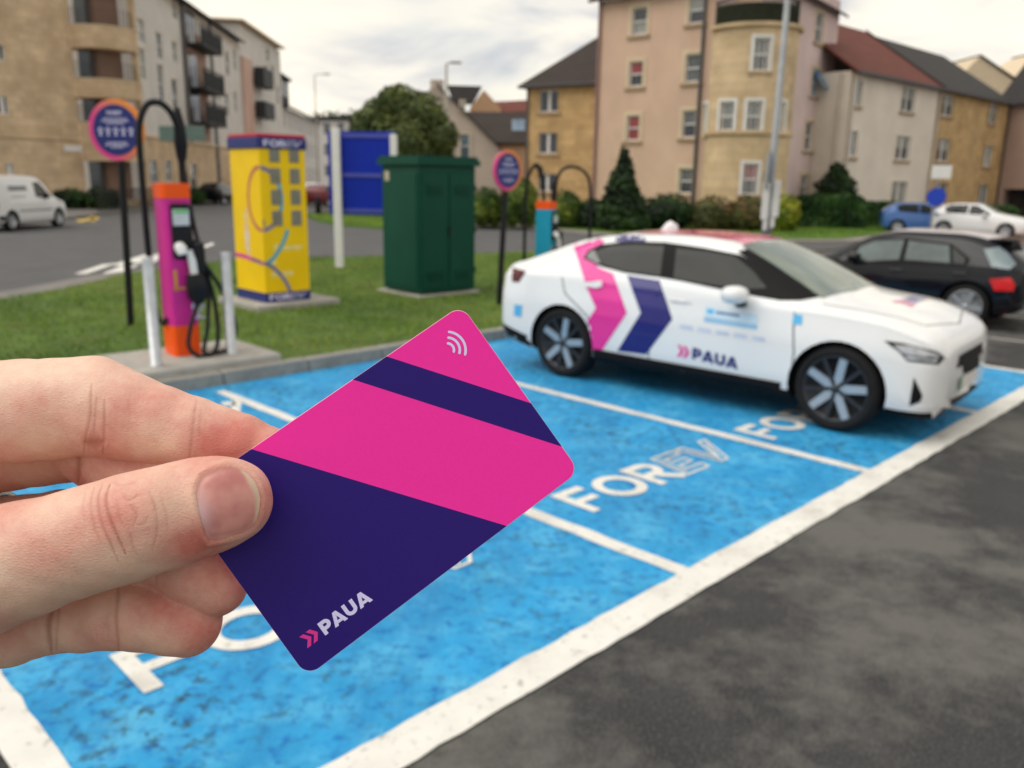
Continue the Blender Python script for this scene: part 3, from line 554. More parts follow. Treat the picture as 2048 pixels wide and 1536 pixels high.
# ---- pink tower with the curved stone bay
def back(A, B, k): t = (Vector(B)-Vector(A)).normalized(); n = Vector((-t.y, t.x)); return tuple(Vector(A)+n*k), tuple(Vector(B)+n*k)
TA, TC, TB = gy(1191, 220, 42.7), gy(1506, 250, 37.15), gy(1662, 200, 44.75)
tower = thing('apartment_block', 'tall pink rendered apartment block with a curved stone bay and iron balcony', 'building', (0, 0, 0))
P1, L1 = plane_map(TA, TC); ztop = zz(1200, 2, 42.6)
w1 = [(1279, 42, 30, 54, 'cd'), (1393, 20, 30, 52, 'dc'), (1272, 148, 27, 50, 'dr'), (1386, 136, 30, 56, 'm'), (1266, 256, 25, 50, 'r'), (1378, 248, 26, 54, 'dm'), (1371, 362, 26, 50, 'dm')]
h1 = rects(TA, TC, [w[:4] for w in w1]); mb = MB(); facade(mb, P1, L1, 0, ztop, h1)
P2, L2 = plane_map(TC, TB); w2 = [(1638, 55, 14, 62, 'g'), (1630, 165, 14, 56, 'b'), (1617, 272, 15, 58, 'm'), (1607, 372, 16, 44, 'c')]
h2 = rects(TC, TB, [w[:4] for w in w2]); facade(mb, P2, L2, 0, ztop+.6, h2, mi=1)
b1, b2 = back(TA, TC, 9), back(TC, TB, 9)
mb.add([(*TA, 0), (*b1[0], 0), (*b1[0], ztop), (*TA, ztop)], [(3, 2, 1, 0)], 0); mb.add([(*TB, 0), (*b2[1], 0), (*b2[1], ztop), (*TB, ztop)], [(0, 1, 2, 3)], 1)
tower_w = mb.build('wall', [M_pnk, M_mauve], tower)
for h, w in zip(h1, w1): window(tower, P1, h, w[4], .17)
for h, w in zip(h2, w2): window(tower, P2, h, w[4], .16)
op = h2[1]; mb = MB(); a_, b_ = P2(op[0]+.05, op[3]-.1, .02), P2(op[1]-.05, op[2]+.3, .02)
mb.add([P2(op[0]+.02, op[3]-.05, .02), P2(op[1]-.02, op[3]-.05, .02), P2(op[1]+.12, op[2]+.35, .55), P2(op[0]+.12, op[2]+.35, .55)], [(0, 1, 2, 3), (3, 2, 1, 0)]); mb.build('open_sash', GL['b'], tower)
for s in (.12, L1-2.62): mb = MB(); mb.tube([P1(s, 0, .1), P1(s, ztop, .1)], .07, 8); mb.build('downpipe', M_pipe if s > 1 else mat('mauve_pipe', srgb(150, 118, 116), .6), tower)
mb = MB(); roof_quad(mb, [P1(-.35, ztop+.02, .45), P1(L1+.2, ztop+.02, .45), P1(L1-1, ztop+3.2, -4.6), P1(1.2, ztop+3.2, -4.6)]); roof_quad(mb, [P2(-.2, ztop+.02, .35), P2(L2+.35, ztop-.05, .35), P2(L2-1.5, ztop+3.2, -4.6), P2(.8, ztop+3.2, -4.6)]); mb.build('roof', M_slate2, tower)
# bay: three quarters of a drum on the corner
bc = Vector(gy(1494, 240, 37.75)); br_ = 1.84; PB, LB = arc_map(bc, br_, R(-168), R(8)); bz = zz(1500, 42, 35.6)
def on_bay(px, py):
    v = ray(px, py); a = v.x*v.x+v.y*v.y; b = -2*(v.x*bc.x+v.y*bc.y); c = bc.length_squared-br_**2; k = (-b-math.sqrt(max(0, b*b-4*a*c)))/(2*a); p = CAM+v*k
    return (math.atan2(p.y-bc.y, p.x-bc.x)-R(-168))*br_, p.z
hb_ = []; wb = [(1523, 108, 44, 66, 'dm'), (1454, 232, 38, 58, 'dm'), (1508, 232, 42, 60, 'dm'), (1561, 235, 22, 62, 'm'), (1409, 240, 14, 62, 'm'), (1500, 358, 42, 62, 'dr')]
for x, y, w, h, k in wb:
    s, z = on_bay(x, y); s0 = on_bay(x-w/2, y)[0]; s1 = on_bay(x+w/2, y)[0]; hb_.append((s0+.12, s1-.12, on_bay(x, y+h/2)[1], on_bay(x, y-h/2)[1]))
mb = MB(); facade(mb, PB, LB, 0, bz, hb_, cuts=28); mb.build('bay_wall', M_bay, tower)
for h, w in zip(hb_, wb): window(tower, PB, h, w[4], .12, 'georgian', sill=True, tm=M_sash)
for z, d in ((on_bay(1480, 268)[1], .10), (bz-.10, .16), (on_bay(1500, 428)[1], .06)):
    mb = MB(); bx(mb, PB, 0, LB, z, z+.14, -.02, d, n=28); mb.build('string_course', M_bay, tower)
mb = MB(); mb.prism([tuple(PB(LB*i/28, 0, -.05).xy) for i in range(29)], bz-.02, bz+.03); mb.build('balcony_floor', M_slate, tower)
mb = MB(); zr_ = bz+.05
for i in range(57): s = LB*i/56; bx(mb, PB, s-.012, s+.012, zr_, zr_+.95, -.10, -.07)
for z in (zr_, zr_+.93): bx(mb, PB, 0, LB, z, z+.05, -.11, -.06, n=28)
bx(mb, PB, 0, LB, zr_+.06, zr_+.75, -.16, -.13, n=28); mb.build('iron_railing', mat('mossy_iron', srgb(52, 56, 42), .7, .3, 6), tower)
PD, LD = plane_map((bc.x-1.6, bc.y+.2), (bc.x+1.7, bc.y+.3))
mb = MB(); facade(mb, PD, LD, bz, bz+3, [(.9, 2.2, bz+.1, bz+2.3)]); mb.build('penthouse_wall', M_mauve, tower); window(tower, PD, (.9, 2.2, bz+.1, bz+2.3), 'c', .1)

# ---- tan house to the left of the tower
A, B = gy(1053, 260, 51.5), (6.6, 47.6); hse = thing('house', 'tan stone house with dark roof between the grey gable and the pink block', 'building')
P, Ln = plane_map(A, B); zt = zz(1060, 172, 51.3)
wl = [(1098, 202, 38, 44, 'd'), (1096, 286, 38, 42, 'd'), (1094, 365, 36, 36, 'd')]; hs = rects(A, B, [w[:4] for w in wl])
mb = MB(); facade(mb, P, Ln, 0, zt, hs); k = back(A, B, 8); mb.add([(*A, 0), (*k[0], 0), (*k[0], zt), (*A, zt)], [(3, 2, 1, 0)]); mb.build('wall', M_tan, hse)
for h, w in zip(hs, wl): window(hse, P, h, w[4], .13, 'mullion', tm=M_tan)
mb = MB(); zrg = zt+3.4; roof_quad(mb, [P(-.4, zt, .4), P(Ln+.3, zt, .4), P(Ln+.3, zrg, -4), P(3.1, zrg, -4)]); roof_quad(mb, [P(-.4, zt, .4), P(3.1, zrg, -4), P(-.4, zt, -8.3)]); mb.build('roof', M_slate2, hse)
mb = MB(); bx(mb, P, -.4, Ln+.3, zt-.14, zt-.125, .15, .45); bx(mb, P, -.35, Ln, zt-.10, zt+.02, .42, .5); mb.build('gutter', M_pipe, hse)
mb = MB(); mb.tube([P(.1, 0, .1), P(.1, zt-.1, .1)], .06, 8); mb.build('downpipe', M_pipe, hse)

# ---- white house and tan house on the right, continuing the row
WA, WB, WC = gy(1692, 250, 42.0), gy(1864, 290, 48.9), gy(2006, 300, 56.9)
def row_house(name_lab, A, B, wl, wallm, roofm, zl, zr, ridge, bars, tm=None, side=False, trim=.10):
    t = thing('house', name_lab, 'building'); P, Ln = plane_map(A, B); hs = rects(A, B, [w[:4] for w in wl]); mb = MB(); facade(mb, P, Ln, 0, zl, hs)
    if side: k = back(A, B, 3.2); mb.add([(*A, 0), (*k[0], 0), (*k[0], zl), (*A, zl)], [(3, 2, 1, 0)])
    mb.build('wall', wallm, t)
    for h, w in zip(hs, wl): window(t, P, h, w[4], trim, bars, tm=tm or wallm)
    mb = MB(); roof_quad(mb, [P(-.1, zl, .35), P(Ln, zl, .35), P(Ln, zl+ridge, -4.5), P(-.1, zl+ridge, -4.5)]); roof_quad(mb, [P(-.1, zl+ridge+.001, -4.5), P(Ln, zl+ridge+.001, -4.5), P(Ln, zl, -9), P(-.1, zl, -9)]); mb.build('roof', roofm, t)
    mb = MB(); bx(mb, P, -.05, Ln, zl-.12, zl+.0, .36, .46); mb.build('gutter', M_pipe, t); return t, P, Ln
e1 = zz(1690, 142, 42.2)
wt, P, Ln = row_house('cream rendered house with red tiled roof beside the pink block', WA, WB, [(1716, 186, 15, 52, 'g'), (1816, 198, 26, 52, 'dc'), (1706, 288, 15, 52, 'd'), (1805, 296, 28, 48, 'dc'), (1797, 386, 30, 46, 'c')], M_cream, M_redr, e1, e1, 3.4, 'mullion', side=True)
for s in (-.10, .18): mb = MB(); mb.tube([P(s, 0, .12 if s > 0 else -.4), P(s, e1-.1, .12 if s > 0 else -.4)], .08, 8); mb.build('downpipe', M_pale, wt)
mb = MB(); roof_quad(mb, [P(Ln-.14, e1+.10, .37), P(Ln+.02, e1+.10, .37), P(Ln+.02, e1+3.5, -4.5), P(Ln-.14, e1+3.5, -4.5)], .2); mb.build('roof_verge', M_slate, wt)
tt, P, Ln = row_house('ochre house with dark tiled roof at the right end of the row', WB, WC, [(1895, 210, 24, 44, 'dc'), (1985, 226, 16, 42, 'dc'), (1886, 300, 26, 46, 'dc'), (1975, 312, 17, 42, 'c'), (1880, 388, 26, 44, 'cg'), (1965, 390, 18, 42, 'g')], M_tan, M_slate, e1, e1, 3.3, 'mullion')
for s in (.1, Ln-.12): mb = MB(); mb.tube([P(s, 0, .1), P(s, e1-.1, .1)], .07, 8); mb.build('downpipe', M_pale if s < 1 else mat('brown_pipe', srgb(110, 90, 80), .6), tt)
A, B = (WC[0]-.1, 57.0), (WC[0]+9.2, 47.5); me_ = thing('house', 'mauve rendered house with dark doorway at the far right edge', 'building'); P, Ln = plane_map(A, B)
s0, z0 = on_wall(2022, 400, A, B); dh = [(s0-.5, s0+1.6, 0, on_wall(2022, 378, A, B)[1])]; mb = MB(); facade(mb, P, Ln, 0, e1, dh, rev=1.2); mb.build('wall', M_mauve2, me_)
mb = MB(); mb.add([P(dh[0][0], 0, -1.19), P(dh[0][1], 0, -1.19), P(dh[0][1], dh[0][3], -1.19), P(dh[0][0], dh[0][3], -1.19)], [(0, 1, 2, 3)]); mb.build('doorway', M_cav, me_)
mb = MB(); roof_quad(mb, [P(-.6, e1, .4), P(Ln, e1, .4), P(Ln, e1+3, -4.5), P(-.6, e1+3.0, -4.5)]); mb.build('roof', M_slate, me_)
for lab, x0, xm, x1, yb, yp, Y, m in (('pale gable end showing above the dark roof of the ochre house', 1898, 1925, 2012, 168, 112, 84, M_trim), ('pale gable rising at the right edge behind the mauve house', 2000, 2085, 2120, 172, 92, 88, M_trim)):
    t = thing('gabled_building', lab, 'building'); (X0, _), (XM, _), (X1, _) = gx(x0, Y), gx(xm, Y), gx(x1, Y); zb, zp = zz(x0, yb, Y), zz(xm, yp, Y)
    mb = MB(); mb.prism([(X0, 0), (X1, 0), (X1, zb), (XM, zp), (X0, zb+1)], Y, Y+9, M=Matrix(((1, 0, 0, 0), (0, 0, 1, 0), (0, 1, 0, 0), (0, 0, 0, 1)))); o = fix_normals(mb.build('wall', m, t))
    mb = MB(); roof_quad(mb, [(XM, Y-.2, zp+.15), (X1+.3, Y-.2, zb+.1), (X1+.3, Y+9, zb+.1), (XM, Y+9, zp+.15)]); mb.build('roof', M_slate, t)

# ---- grey pink gable house and the low dark roofs behind the kiosk
Y = 62; gp = thing('gabled_house', 'grey pink gable house with slate roof behind the big round tree', 'building')
XZ = Matrix(((1, 0, 0, 0), (0, 0, 1, 0), (0, 1, 0, 0), (0, 0, 0, 1)))
pp = lambda px, py, Y=62: (at(px, py, Y).x, at(px, py, Y).z)
A, B = gx(800, Y), gx(1000, Y); ol = [(A[0], 0), (B[0], 0), pp(1000, 296), pp(905, 198), pp(876, 172), pp(862, 176), pp(800, 232)]
mb = MB(); mb.prism(ol, Y, Y+12, M=XZ); fix_normals(mb.build('wall', M_gpk, gp))
mb = MB(); roof_quad(mb, [(*[pp(872, 168)[0]], Y-.3, pp(872, 168)[1]+.1), (pp(1006, 300)[0], Y-.3, pp(1006, 300)[1]), (pp(1006, 300)[0], Y+12, pp(1006, 300)[1]), (pp(872, 168)[0], Y+12, pp(872, 168)[1]+.1)]); mb.build('roof', M_slate, gp)
P, Ln = plane_map(A, B)
for x, y, w, h, k in ((930, 292, 20, 50, 'g'), (925, 212, 8, 20, 'd')): window(gp, lambda s, z, d=0.0: P(s, z, d+.16), rects(A, B, [(x, y, w, h)])[0], k, .08)
mb = MB(); mb.box((pp(869, 172)[0], Y+2, pp(869, 172)[1]+.0), (.9, .9, 1.2)); mb.build('chimney', M_gpk, gp)
lr = thing('low_building', 'low building with dark brown roof between the grey gable and the tan house', 'building'); Y = 66
X0, X1 = gx(960, Y)[0], gx(1075, Y)[0]; ze = zz(1000, 285, Y); zr = zz(1000, 226, Y+6); mb = MB(); mb.box(((X0+X1)/2, Y+4, ze/2), (X1-X0, 8, ze)); mb.build('wall', mat('peach_render', srgb(196, 160, 128), .9), lr)
mb = MB(); roof_quad(mb, [(X0, Y-.3, ze), (X1, Y-.3, ze), (X1, Y+5, zr), (X0-2, Y+5, zr)]); mb.build('roof', M_slate2, lr)
mb = MB(); mb.box((gx(1035, Y)[0], Y+.9, ze+1.35), (1.0, .05, .8)); o = mb.build('skylight', GL['b'], lr); o.rotation_euler = (0, 0, 0)
sg = thing('gabled_building', 'peach gable with slate roof peeping over the grey gable house', 'building'); Y = 76
mb = MB(); mb.prism([(pp(930, 330, Y)[0], 0), (pp(1000, 330, Y)[0], 0), pp(1000, 215, Y), pp(968, 180, Y), pp(940, 215, Y)], Y, Y+8, M=XZ); fix_normals(mb.build('wall', mat('peach_render', srgb(196, 160, 128), .9), sg))
mb = MB(); roof_quad(mb, [(pp(900, 190, Y)[0], Y-3, pp(900, 178, Y)[1]), (pp(966, 182, Y)[0], Y-3, pp(966, 180, Y)[1]), (pp(950, 214, Y)[0], Y-4, pp(950, 214, Y)[1]), (pp(915, 214, Y)[0], Y-4, pp(915, 216, Y)[1])]); mb.build('roof', M_slate, sg)
rr = thing('low_building', 'distant building with red brown roof left of the tan house', 'building'); Y = 82
X0, X1 = gx(955, Y)[0], gx(1070, Y)[0]; mb = MB(); mb.box(((X0+X1)/2, Y+4, zz(1000, 226, Y)/2), (X1-X0, 8, zz(1000, 226, Y))); mb.build('wall', M_trim, rr)
mb = MB(); roof_quad(mb, [(X0, Y-.3, zz(1000, 226, Y)), (X1, Y-.3, zz(1000, 222, Y)), (X1, Y+4, zz(1000, 198, Y+4)), (X0+1, Y+4, zz(1000, 204, Y+4))]); mb.build('roof', M_redr, rr)

# ---- left: sandstone corner block with curved balconies, and the terrace along the street
sb = thing('apartment_block', 'sandstone corner block with dark curved recessed balconies at the left edge', 'building')
A, B = (gy(158, 250, 47.4)[0]-6.25, 36.5), gy(158, 250, 47.4); P, Ln = plane_map(A, B)
wl = [(-4, 104, 26, 32, 'd'), (6, 210, 22, 36, 'd'), (20, 338, 16, 22, 'd'), (-40, 330, 40, 60, 'd')]; hs = rects(A, B, [w[:4] for w in wl]); hs = [(max(.1, a), b, c, d) for a, b, c, d in hs]
ZT = 15.0; mb = MB(); facade(mb, P, Ln, 0, ZT, hs); sb_wall = mb.build('wall', M_sand, sb)
for h, w in zip(hs, wl): window(sb, P, h, w[4], .0, 'mullion', sill=False)
s_, z_ = on_wall(100, 279, A, B); mb = MB(); bx(mb, P, 0, Ln, z_, z_+.10, 0, .06); mb.build('string_course', M_sand, sb)
s_, z_ = on_wall(147, 297, A, B); mb = MB(); bx(mb, P, s_-.55, s_+.45, z_-.16, z_+.16, .02, .05); mb.build('name_plate', M_white, sb)
# curved corner: solid bands between open balconies
cc = Vector(gy(214, 200, 49.1)); rr_ = 1.88; PC, LC = arc_map(cc, rr_, R(-165), R(12))
YB = 47.6; zl = lambda py: zz(205, py, YB)
open_ = [(zl(400), zl(322)), (zl(246), zl(196)), (zl(159), zl(97)), (zl(52), zl(-34)), ]
bands = []; zprev = 0
for a, b in open_: bands.append((zprev, a)); zprev = b
bands.append((zprev, ZT))
for a, b in bands:
    mb = MB(); facade(mb, PC, LC, a, b, [], cuts=20); bx(mb, PC, 0, LC, b-.02, b+.0, -1.0, 0, n=20); bx(mb, PC, 0, LC, a, a+.02, -1.0, 0, n=20); mb.build('balcony_band', M_sand, sb)
    if b < ZT: mb = MB(); bx(mb, PC, 0, LC, b+.0, b+.05, -.12, .03, n=20); mb.build('coping', M_trim, sb)
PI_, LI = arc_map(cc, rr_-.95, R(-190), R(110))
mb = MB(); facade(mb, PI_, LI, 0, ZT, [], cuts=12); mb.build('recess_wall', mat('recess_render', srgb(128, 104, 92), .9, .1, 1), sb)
for a, b in open_:
    mb = MB(); q, _ = plane_map((cc.x-.9, cc.y-.95), (cc.x, cc.y-1.1)); bx(mb, q, .0, .9, a+.02, b-.02, -.02, .02); mb.build('balcony_door', GL['d'], sb)
    mb = MB()
    for i in range(24): s = LC*i/23; bx(mb, PC, s-.012, s+.012, a+.02, min(b, a+.95), -.14, -.11)
    if a > 1: mb.build('railing', M_rail2, sb)
    
    for q0, q1 in ((0, .22), (LC-.3, LC)): mb = MB(); bx(mb, PC, q0, q1, a+.02, b-.02, -.35, -.02); mb.build('jamb', M_sand, sb)

tr = thing('terrace', 'long grey white terrace with stacked dark iron balconies along the left street', 'building')
A, B = gy(279, 250, 51.3), gy(486, 250, 78.5); P, Ln = plane_map(A, B)
ev = zz(365, 2, 61)
wl = [(283, 62, 13, 44, 'c'), (285, 128, 12, 60, 'c'), (319, 92, 11, 50, 'm'), (322, 168, 11, 74, 'm'), (350, 20, 12, 34, 'c'), (350, 105, 11, 40, 'c'), (351, 195, 11, 70, 'm'), (308, 344, 17, 46, 'g'), (338, 342, 12, 42, 'g'),
      (437, 185, 7, 34, 'c'), (455, 128, 7, 46, 'm'), (454, 210, 7, 44, 'm'), (470, 120, 6, 40, 'c'), (471, 205, 6, 40, 'c'), (440, 350, 7, 44, 'g'), (468, 350, 7, 40, 'g'), (388, 355, 13, 56, 'd')]
hs = rects(A, B, [w[:4] for w in wl]); mb = MB(); zg = 4.1
facade(mb, P, Ln, 0, zg, [h for h in hs if h[3] < zg]); facade(mb, P, Ln, zg, ev, [h for h in hs if h[2] > zg], mi=1); mb.add([(*A, 0), (A[0]-6, A[1]+.3, 0), (A[0]-6, A[1]+.3, ev), (*A, ev)], [(3, 2, 1, 0)], 1); mb.build('wall', [M_sand, M_gwh], tr)
for h, w in zip(hs, wl):
    if h[3] < zg or h[2] > zg: window(tr, P, h, w[4], .0, 'sash', sill=False)
mb = MB(); bx(mb, P, 0, Ln, zg-.05, zg+.12, .0, .10); bx(mb, P, 0, Ln, on_wall(330, 62, A, B)[1]+1.9, on_wall(330, 62, A, B)[1]+2.0, 0, .05); mb.build('string_course', M_trim, tr)
mb = MB(); roof_quad(mb, [P(-.2, ev, .6), P(Ln, ev, .6), P(Ln, ev+1.6, -5), P(-.2, ev+1.6, -5)]); mb.build('roof', M_slate, tr)
sA, _ = on_wall(368, 150, A, B); sB, _ = on_wall(413, 150, A, B); sC, _ = on_wall(424, 150, A, B)
mb = MB(); bx(mb, P, sA, sA+.12, zg, ev, .0, .25); mb.build('party_wall_fin', M_pipe, tr)
mb = MB(); bx(mb, P, sC-.3, sC+.3, 0, ev, .0, .12); mb.build('downpipe', M_pipe, tr)
mb = MB(); bx(mb, P, sA+.3, sB, zg+.2, ev-1.5, .002, .03); mb.build('balcony_bay', mat('pink_grey_render', srgb(178, 150, 136), .9), tr)
sD, _ = on_wall(377, 150, A, B)
for y0, y1 in ((62, 98), (142, 180), (206, 246)):
    z1, z0 = on_wall(392, y0, A, B)[1], on_wall(392, y1, A, B)[1]; mb = MB(); bx(mb, P, sA+.3, sB, z0-.12, z0, .03, 1.3)
    n = 14
    for i in range(n): s = sA+.35+(sB-sA-.4)*i/(n-1); bx(mb, P, s-.02, s+.02, z0, z1, 1.24, 1.28)
    for i in range(6): bx(mb, P, sB-.06, sB-.02, z0, z1, .1+i*.22, .14+i*.22); bx(mb, P, sA+.32, sA+.36, z0, z1, .1+i*.22, .14+i*.22)
    bx(mb, P, sA+.3, sB, z1-.05, z1, 1.22, 1.30); bx(mb, P, sA+.3, sB, z0+.05, z1-.2, 1.20, 1.215); mb.build('iron_balcony', mat('dark_balcony', srgb(56, 58, 60), .6, .1, 4), tr)
    mb = MB(); bx(mb, P, sD, sD+2.2, z0+.02, z1+1.0, .031, .05); mb.build('balcony_door', GL['d'], tr)
blk = thing('apartment_block', 'flat roofed grey block with pink strip at the far end of the left terrace', 'building')
A, B = gy(487, 250, 78.7), gy(566, 250, 95); P, Ln = plane_map(A, B); ev2 = zz(485, 48, 79); wl = [(533, 150, 6, 36, 'm'), (546, 150, 5, 36, 'm'), (533, 225, 6, 36, 'm'), (546, 228, 5, 34, 'm'), (556, 190, 4, 36, 'm'), (535, 110, 6, 24, 'm'), (535, 300, 6, 36, 'm'), (550, 300, 5, 36, 'm')]
hs = rects(A, B, [w[:4] for w in wl]); mb = MB(); facade(mb, P, Ln, 0, ev2, hs); mb.add([(*A, 0), (A[0]-9, A[1]+.2, 0), (A[0]-9, A[1]+.2, ev2), (*A, ev2)], [(3, 2, 1, 0)]); mb.build('wall', M_gwh, blk)
for h, w in zip(hs, wl): window(blk, P, h, w[4], .0, 'sash', sill=False)
s0, s1 = on_wall(487, 200, A, B)[0], on_wall(503, 200, A, B)[0]; mb = MB(); bx(mb, P, .05, s1, 0, on_wall(495, 120, A, B)[1], .002, .25); mb.build('pink_strip', render_wall('pale_pink_render', srgb(204, 172, 158)), blk)
s0, s1 = on_wall(504, 200, A, B)[0], on_wall(524, 200, A, B)[0]
for y0, y1 in ((140, 176), (205, 236)):
    z1, z0 = on_wall(514, y0, A, B)[1], on_wall(514, y1, A, B)[1]; mb = MB(); bx(mb, P, s0, s1, z0, z1, .3, 1.2); mb.build('iron_balcony', mat('dark_balcony', srgb(56, 58, 60), .6), blk)
mb = MB(); roof_quad(mb, [P(-.5, ev2+.3, .6), P(Ln, ev2+.3, .6), P(Ln, ev2+.5, -8), P(-.5, ev2+.5, -8)]); mb.build('roof', M_trim, blk)
fw_ = thing('terrace', 'far white terrace with dark mansard roof beyond the yellow cabinet', 'building')
A, B = gy(567, 300, 96), gy(642, 300, 128); P, Ln = plane_map(A, B); ev3 = zz(570, 212, 97); mb = MB(); hs = []
for i in range(9):
    for z in (1.2, 4.4, 7.2): hs.append((1.2+i*3.2, 2.3+i*3.2, z, z+1.8))
facade(mb, P, Ln, 0, ev3, hs); mb.add([(*A, 0), (A[0]-8, A[1], 0), (A[0]-8, A[1], ev3), (*A, ev3)], [(3, 2, 1, 0)]); mb.build('wall', M_whr, fw_)
for h in hs: window(fw_, P, h, 'm', 0, 'sash', sill=False)
mb = MB(); roof_quad(mb, [P(-.5, ev3, .5), P(Ln, ev3, .5), P(Ln, ev3+1.6, -2.5), P(-.5, ev3+1.6, -2.5)]); bx(mb, P, .3, 9, ev3+.4, ev3+3.4, -3, -.6); bx(mb, P, -.1, 9.6, ev3+3.4, ev3+3.65, -3.2, -.3); mb.build('roof', M_slate, fw_)
for i in range(4): mb = MB(); bx(mb, P, 1+i*2, 2+i*2, ev3+1.4, ev3+3.0, -.6, -.56); mb.build('dormer_window', GL['g'], fw_)
fp = thing('distant_building', 'small pale building closing the far end of the street', 'building'); Y = 150
(X0, _), (X1, _) = gx(640, Y), gx(720, Y); h = zz(670, 240, Y); mb = MB(); mb.box(((X0+X1)/2, Y+5, h/2), (X1-X0, 10, h)); mb.build('wall', M_whr, fp)
for i in range(3):
    for z in (2, 5.5, 9): mb = MB(); mb.box((X0+1.5+i*2.4, Y-.03, z+1), (1.1, .06, 1.8)); mb.build('window', GL['m'], fp)
mb = MB(); mb.prism([(X0-.3, Y-.4), (X1+.3, Y-.4), (X1+.3, Y+10.3), (X0-.3, Y+10.3)], h+.001, h+.5); mb.build('roof', M_slate, fp)

# ================================================================== PLANTS
def leafmat(n, c): return mat(n, c, .6, .3, 3.0, 0, 1, spec=.3)
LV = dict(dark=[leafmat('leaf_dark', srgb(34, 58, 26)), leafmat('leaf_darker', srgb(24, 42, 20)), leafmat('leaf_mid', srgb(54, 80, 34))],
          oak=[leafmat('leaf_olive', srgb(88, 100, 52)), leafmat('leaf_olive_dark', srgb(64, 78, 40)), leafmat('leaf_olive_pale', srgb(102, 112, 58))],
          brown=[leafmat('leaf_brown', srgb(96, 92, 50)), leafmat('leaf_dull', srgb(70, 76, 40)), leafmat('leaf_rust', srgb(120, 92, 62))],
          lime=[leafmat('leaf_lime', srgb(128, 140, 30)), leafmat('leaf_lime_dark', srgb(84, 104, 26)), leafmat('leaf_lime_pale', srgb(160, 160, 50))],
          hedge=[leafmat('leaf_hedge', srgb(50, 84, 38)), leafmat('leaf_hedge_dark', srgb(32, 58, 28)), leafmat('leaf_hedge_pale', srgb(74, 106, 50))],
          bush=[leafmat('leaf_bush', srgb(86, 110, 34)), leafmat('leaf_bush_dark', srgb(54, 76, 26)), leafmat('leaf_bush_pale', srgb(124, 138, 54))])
def lump(p, seed): return (np.sin(p[:, 0]*2.3+seed)*np.cos(p[:, 1]*2.9+seed*1.3)+np.sin(p[:, 2]*3.1+seed*.7+p[:, 0]*1.3))*.5
def leaves(mb_name, P, N, size, mats, par, seed, col=None):
    n = len(P); a = RNG.normal(0, 1, (n, 3))*.8+N; a /= np.linalg.norm(a, axis=1)[:, None]+1e-9
    u = np.cross(a, RNG.normal(0, 1, (n, 3))); u /= np.linalg.norm(u, axis=1)[:, None]+1e-9; w = np.cross(a, u)
    s = (size*RNG.uniform(.55, 1.35, n))[:, None]; v = np.stack([P-u*s, P+w*s*.55, P+u*s, P-w*s*.55], 1).reshape(-1, 3)
    me = bpy.data.meshes.new(mb_name); me.from_pydata(v.tolist(), [], np.arange(n*4).reshape(-1, 4).tolist())
    for m in mats: me.materials.append(m)
    k = lump(P*1.4, seed)+RNG.normal(0, .35, n); me.polygons.foreach_set('material_index', np.where(k > .45, 2, np.where(k < -.25, 1, 0)).astype(np.int32)); me.update()
    return link(mb_name, me, par)
def shell(lobes, n, seed):
    tot = sum(r[0]*r[1]+r[0]*r[2]+r[1]*r[2] for _, r in lobes); PP, NN = [], []
    for c, r in lobes:
        k = int(n*(r[0]*r[1]+r[0]*r[2]+r[1]*r[2])/tot); d = RNG.normal(0, 1, (k, 3)); d /= np.linalg.norm(d, axis=1)[:, None]
        f = 1-.34*RNG.uniform(0, 1, k)**1.8+.12*lump(d*3+np.array(c), seed); PP.append(np.array(c)+d*np.array(r)*f[:, None]); NN.append(d)
    P, N = np.concatenate(PP), np.concatenate(NN); ok = P[:, 2] > .02; return P[ok], N[ok]
def core(name, lobes, m, par, k=.78):
    mb = MB()
    for i, (c, r) in enumerate(lobes):
        prof = 7; vs = []; fs = []; nn = 10
        for a in range(prof+1):
            for b in range(nn):
                t, p = PI*a/prof, 2*PI*b/nn; f = k*(1+.10*math.sin(3*p+i)*math.sin(2*t)); vs.append((c[0]+r[0]*f*math.sin(t)*math.cos(p), c[1]+r[1]*f*math.sin(t)*math.sin(p), max(.01, c[2]+r[2]*f*math.cos(t))))
        for a in range(prof):
            for b in range(nn): fs.append((a*nn+b, (a+1)*nn+b, (a+1)*nn+(b+1) % nn, a*nn+(b+1) % nn))
        mb.add(vs, fs, 0, True)
    return mb.build(name, m, par)
def bush(name, label, cat, base, lobes, n, size, pal, group=None, trunk=None):
    t = thing(name, label, cat, base, RNG.uniform(0, .3), group); sd = RNG.uniform(0, 9); P, N = shell(lobes, n, sd)
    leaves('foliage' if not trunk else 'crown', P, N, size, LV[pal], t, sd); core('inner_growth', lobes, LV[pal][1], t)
    if trunk:
        mb = MB(); bark = mat('bark', (.09, .07, .055), .9, .25, 6, .5, 20); mb.tube([(0, 0, -.05), (.05, 0, trunk*.5), (.0, .05, trunk)], [.22, .17, .12], 10); tk = mb.build('trunk', bark, t)
        for c, r in lobes[:4]: mb = MB(); mb.tube([(0, .03, trunk*.8), (c[0]*.5, c[1]*.5, (trunk+c[2])*.5), tuple(c)], [.10, .07, .03], 7); mb.build('limb', bark, t)
    return t
def gp_(px, Y, z=.1): p = at(px, 400, Y); return (p.x, Y, z)
M40 = lambda px, Y: px/1680*Y
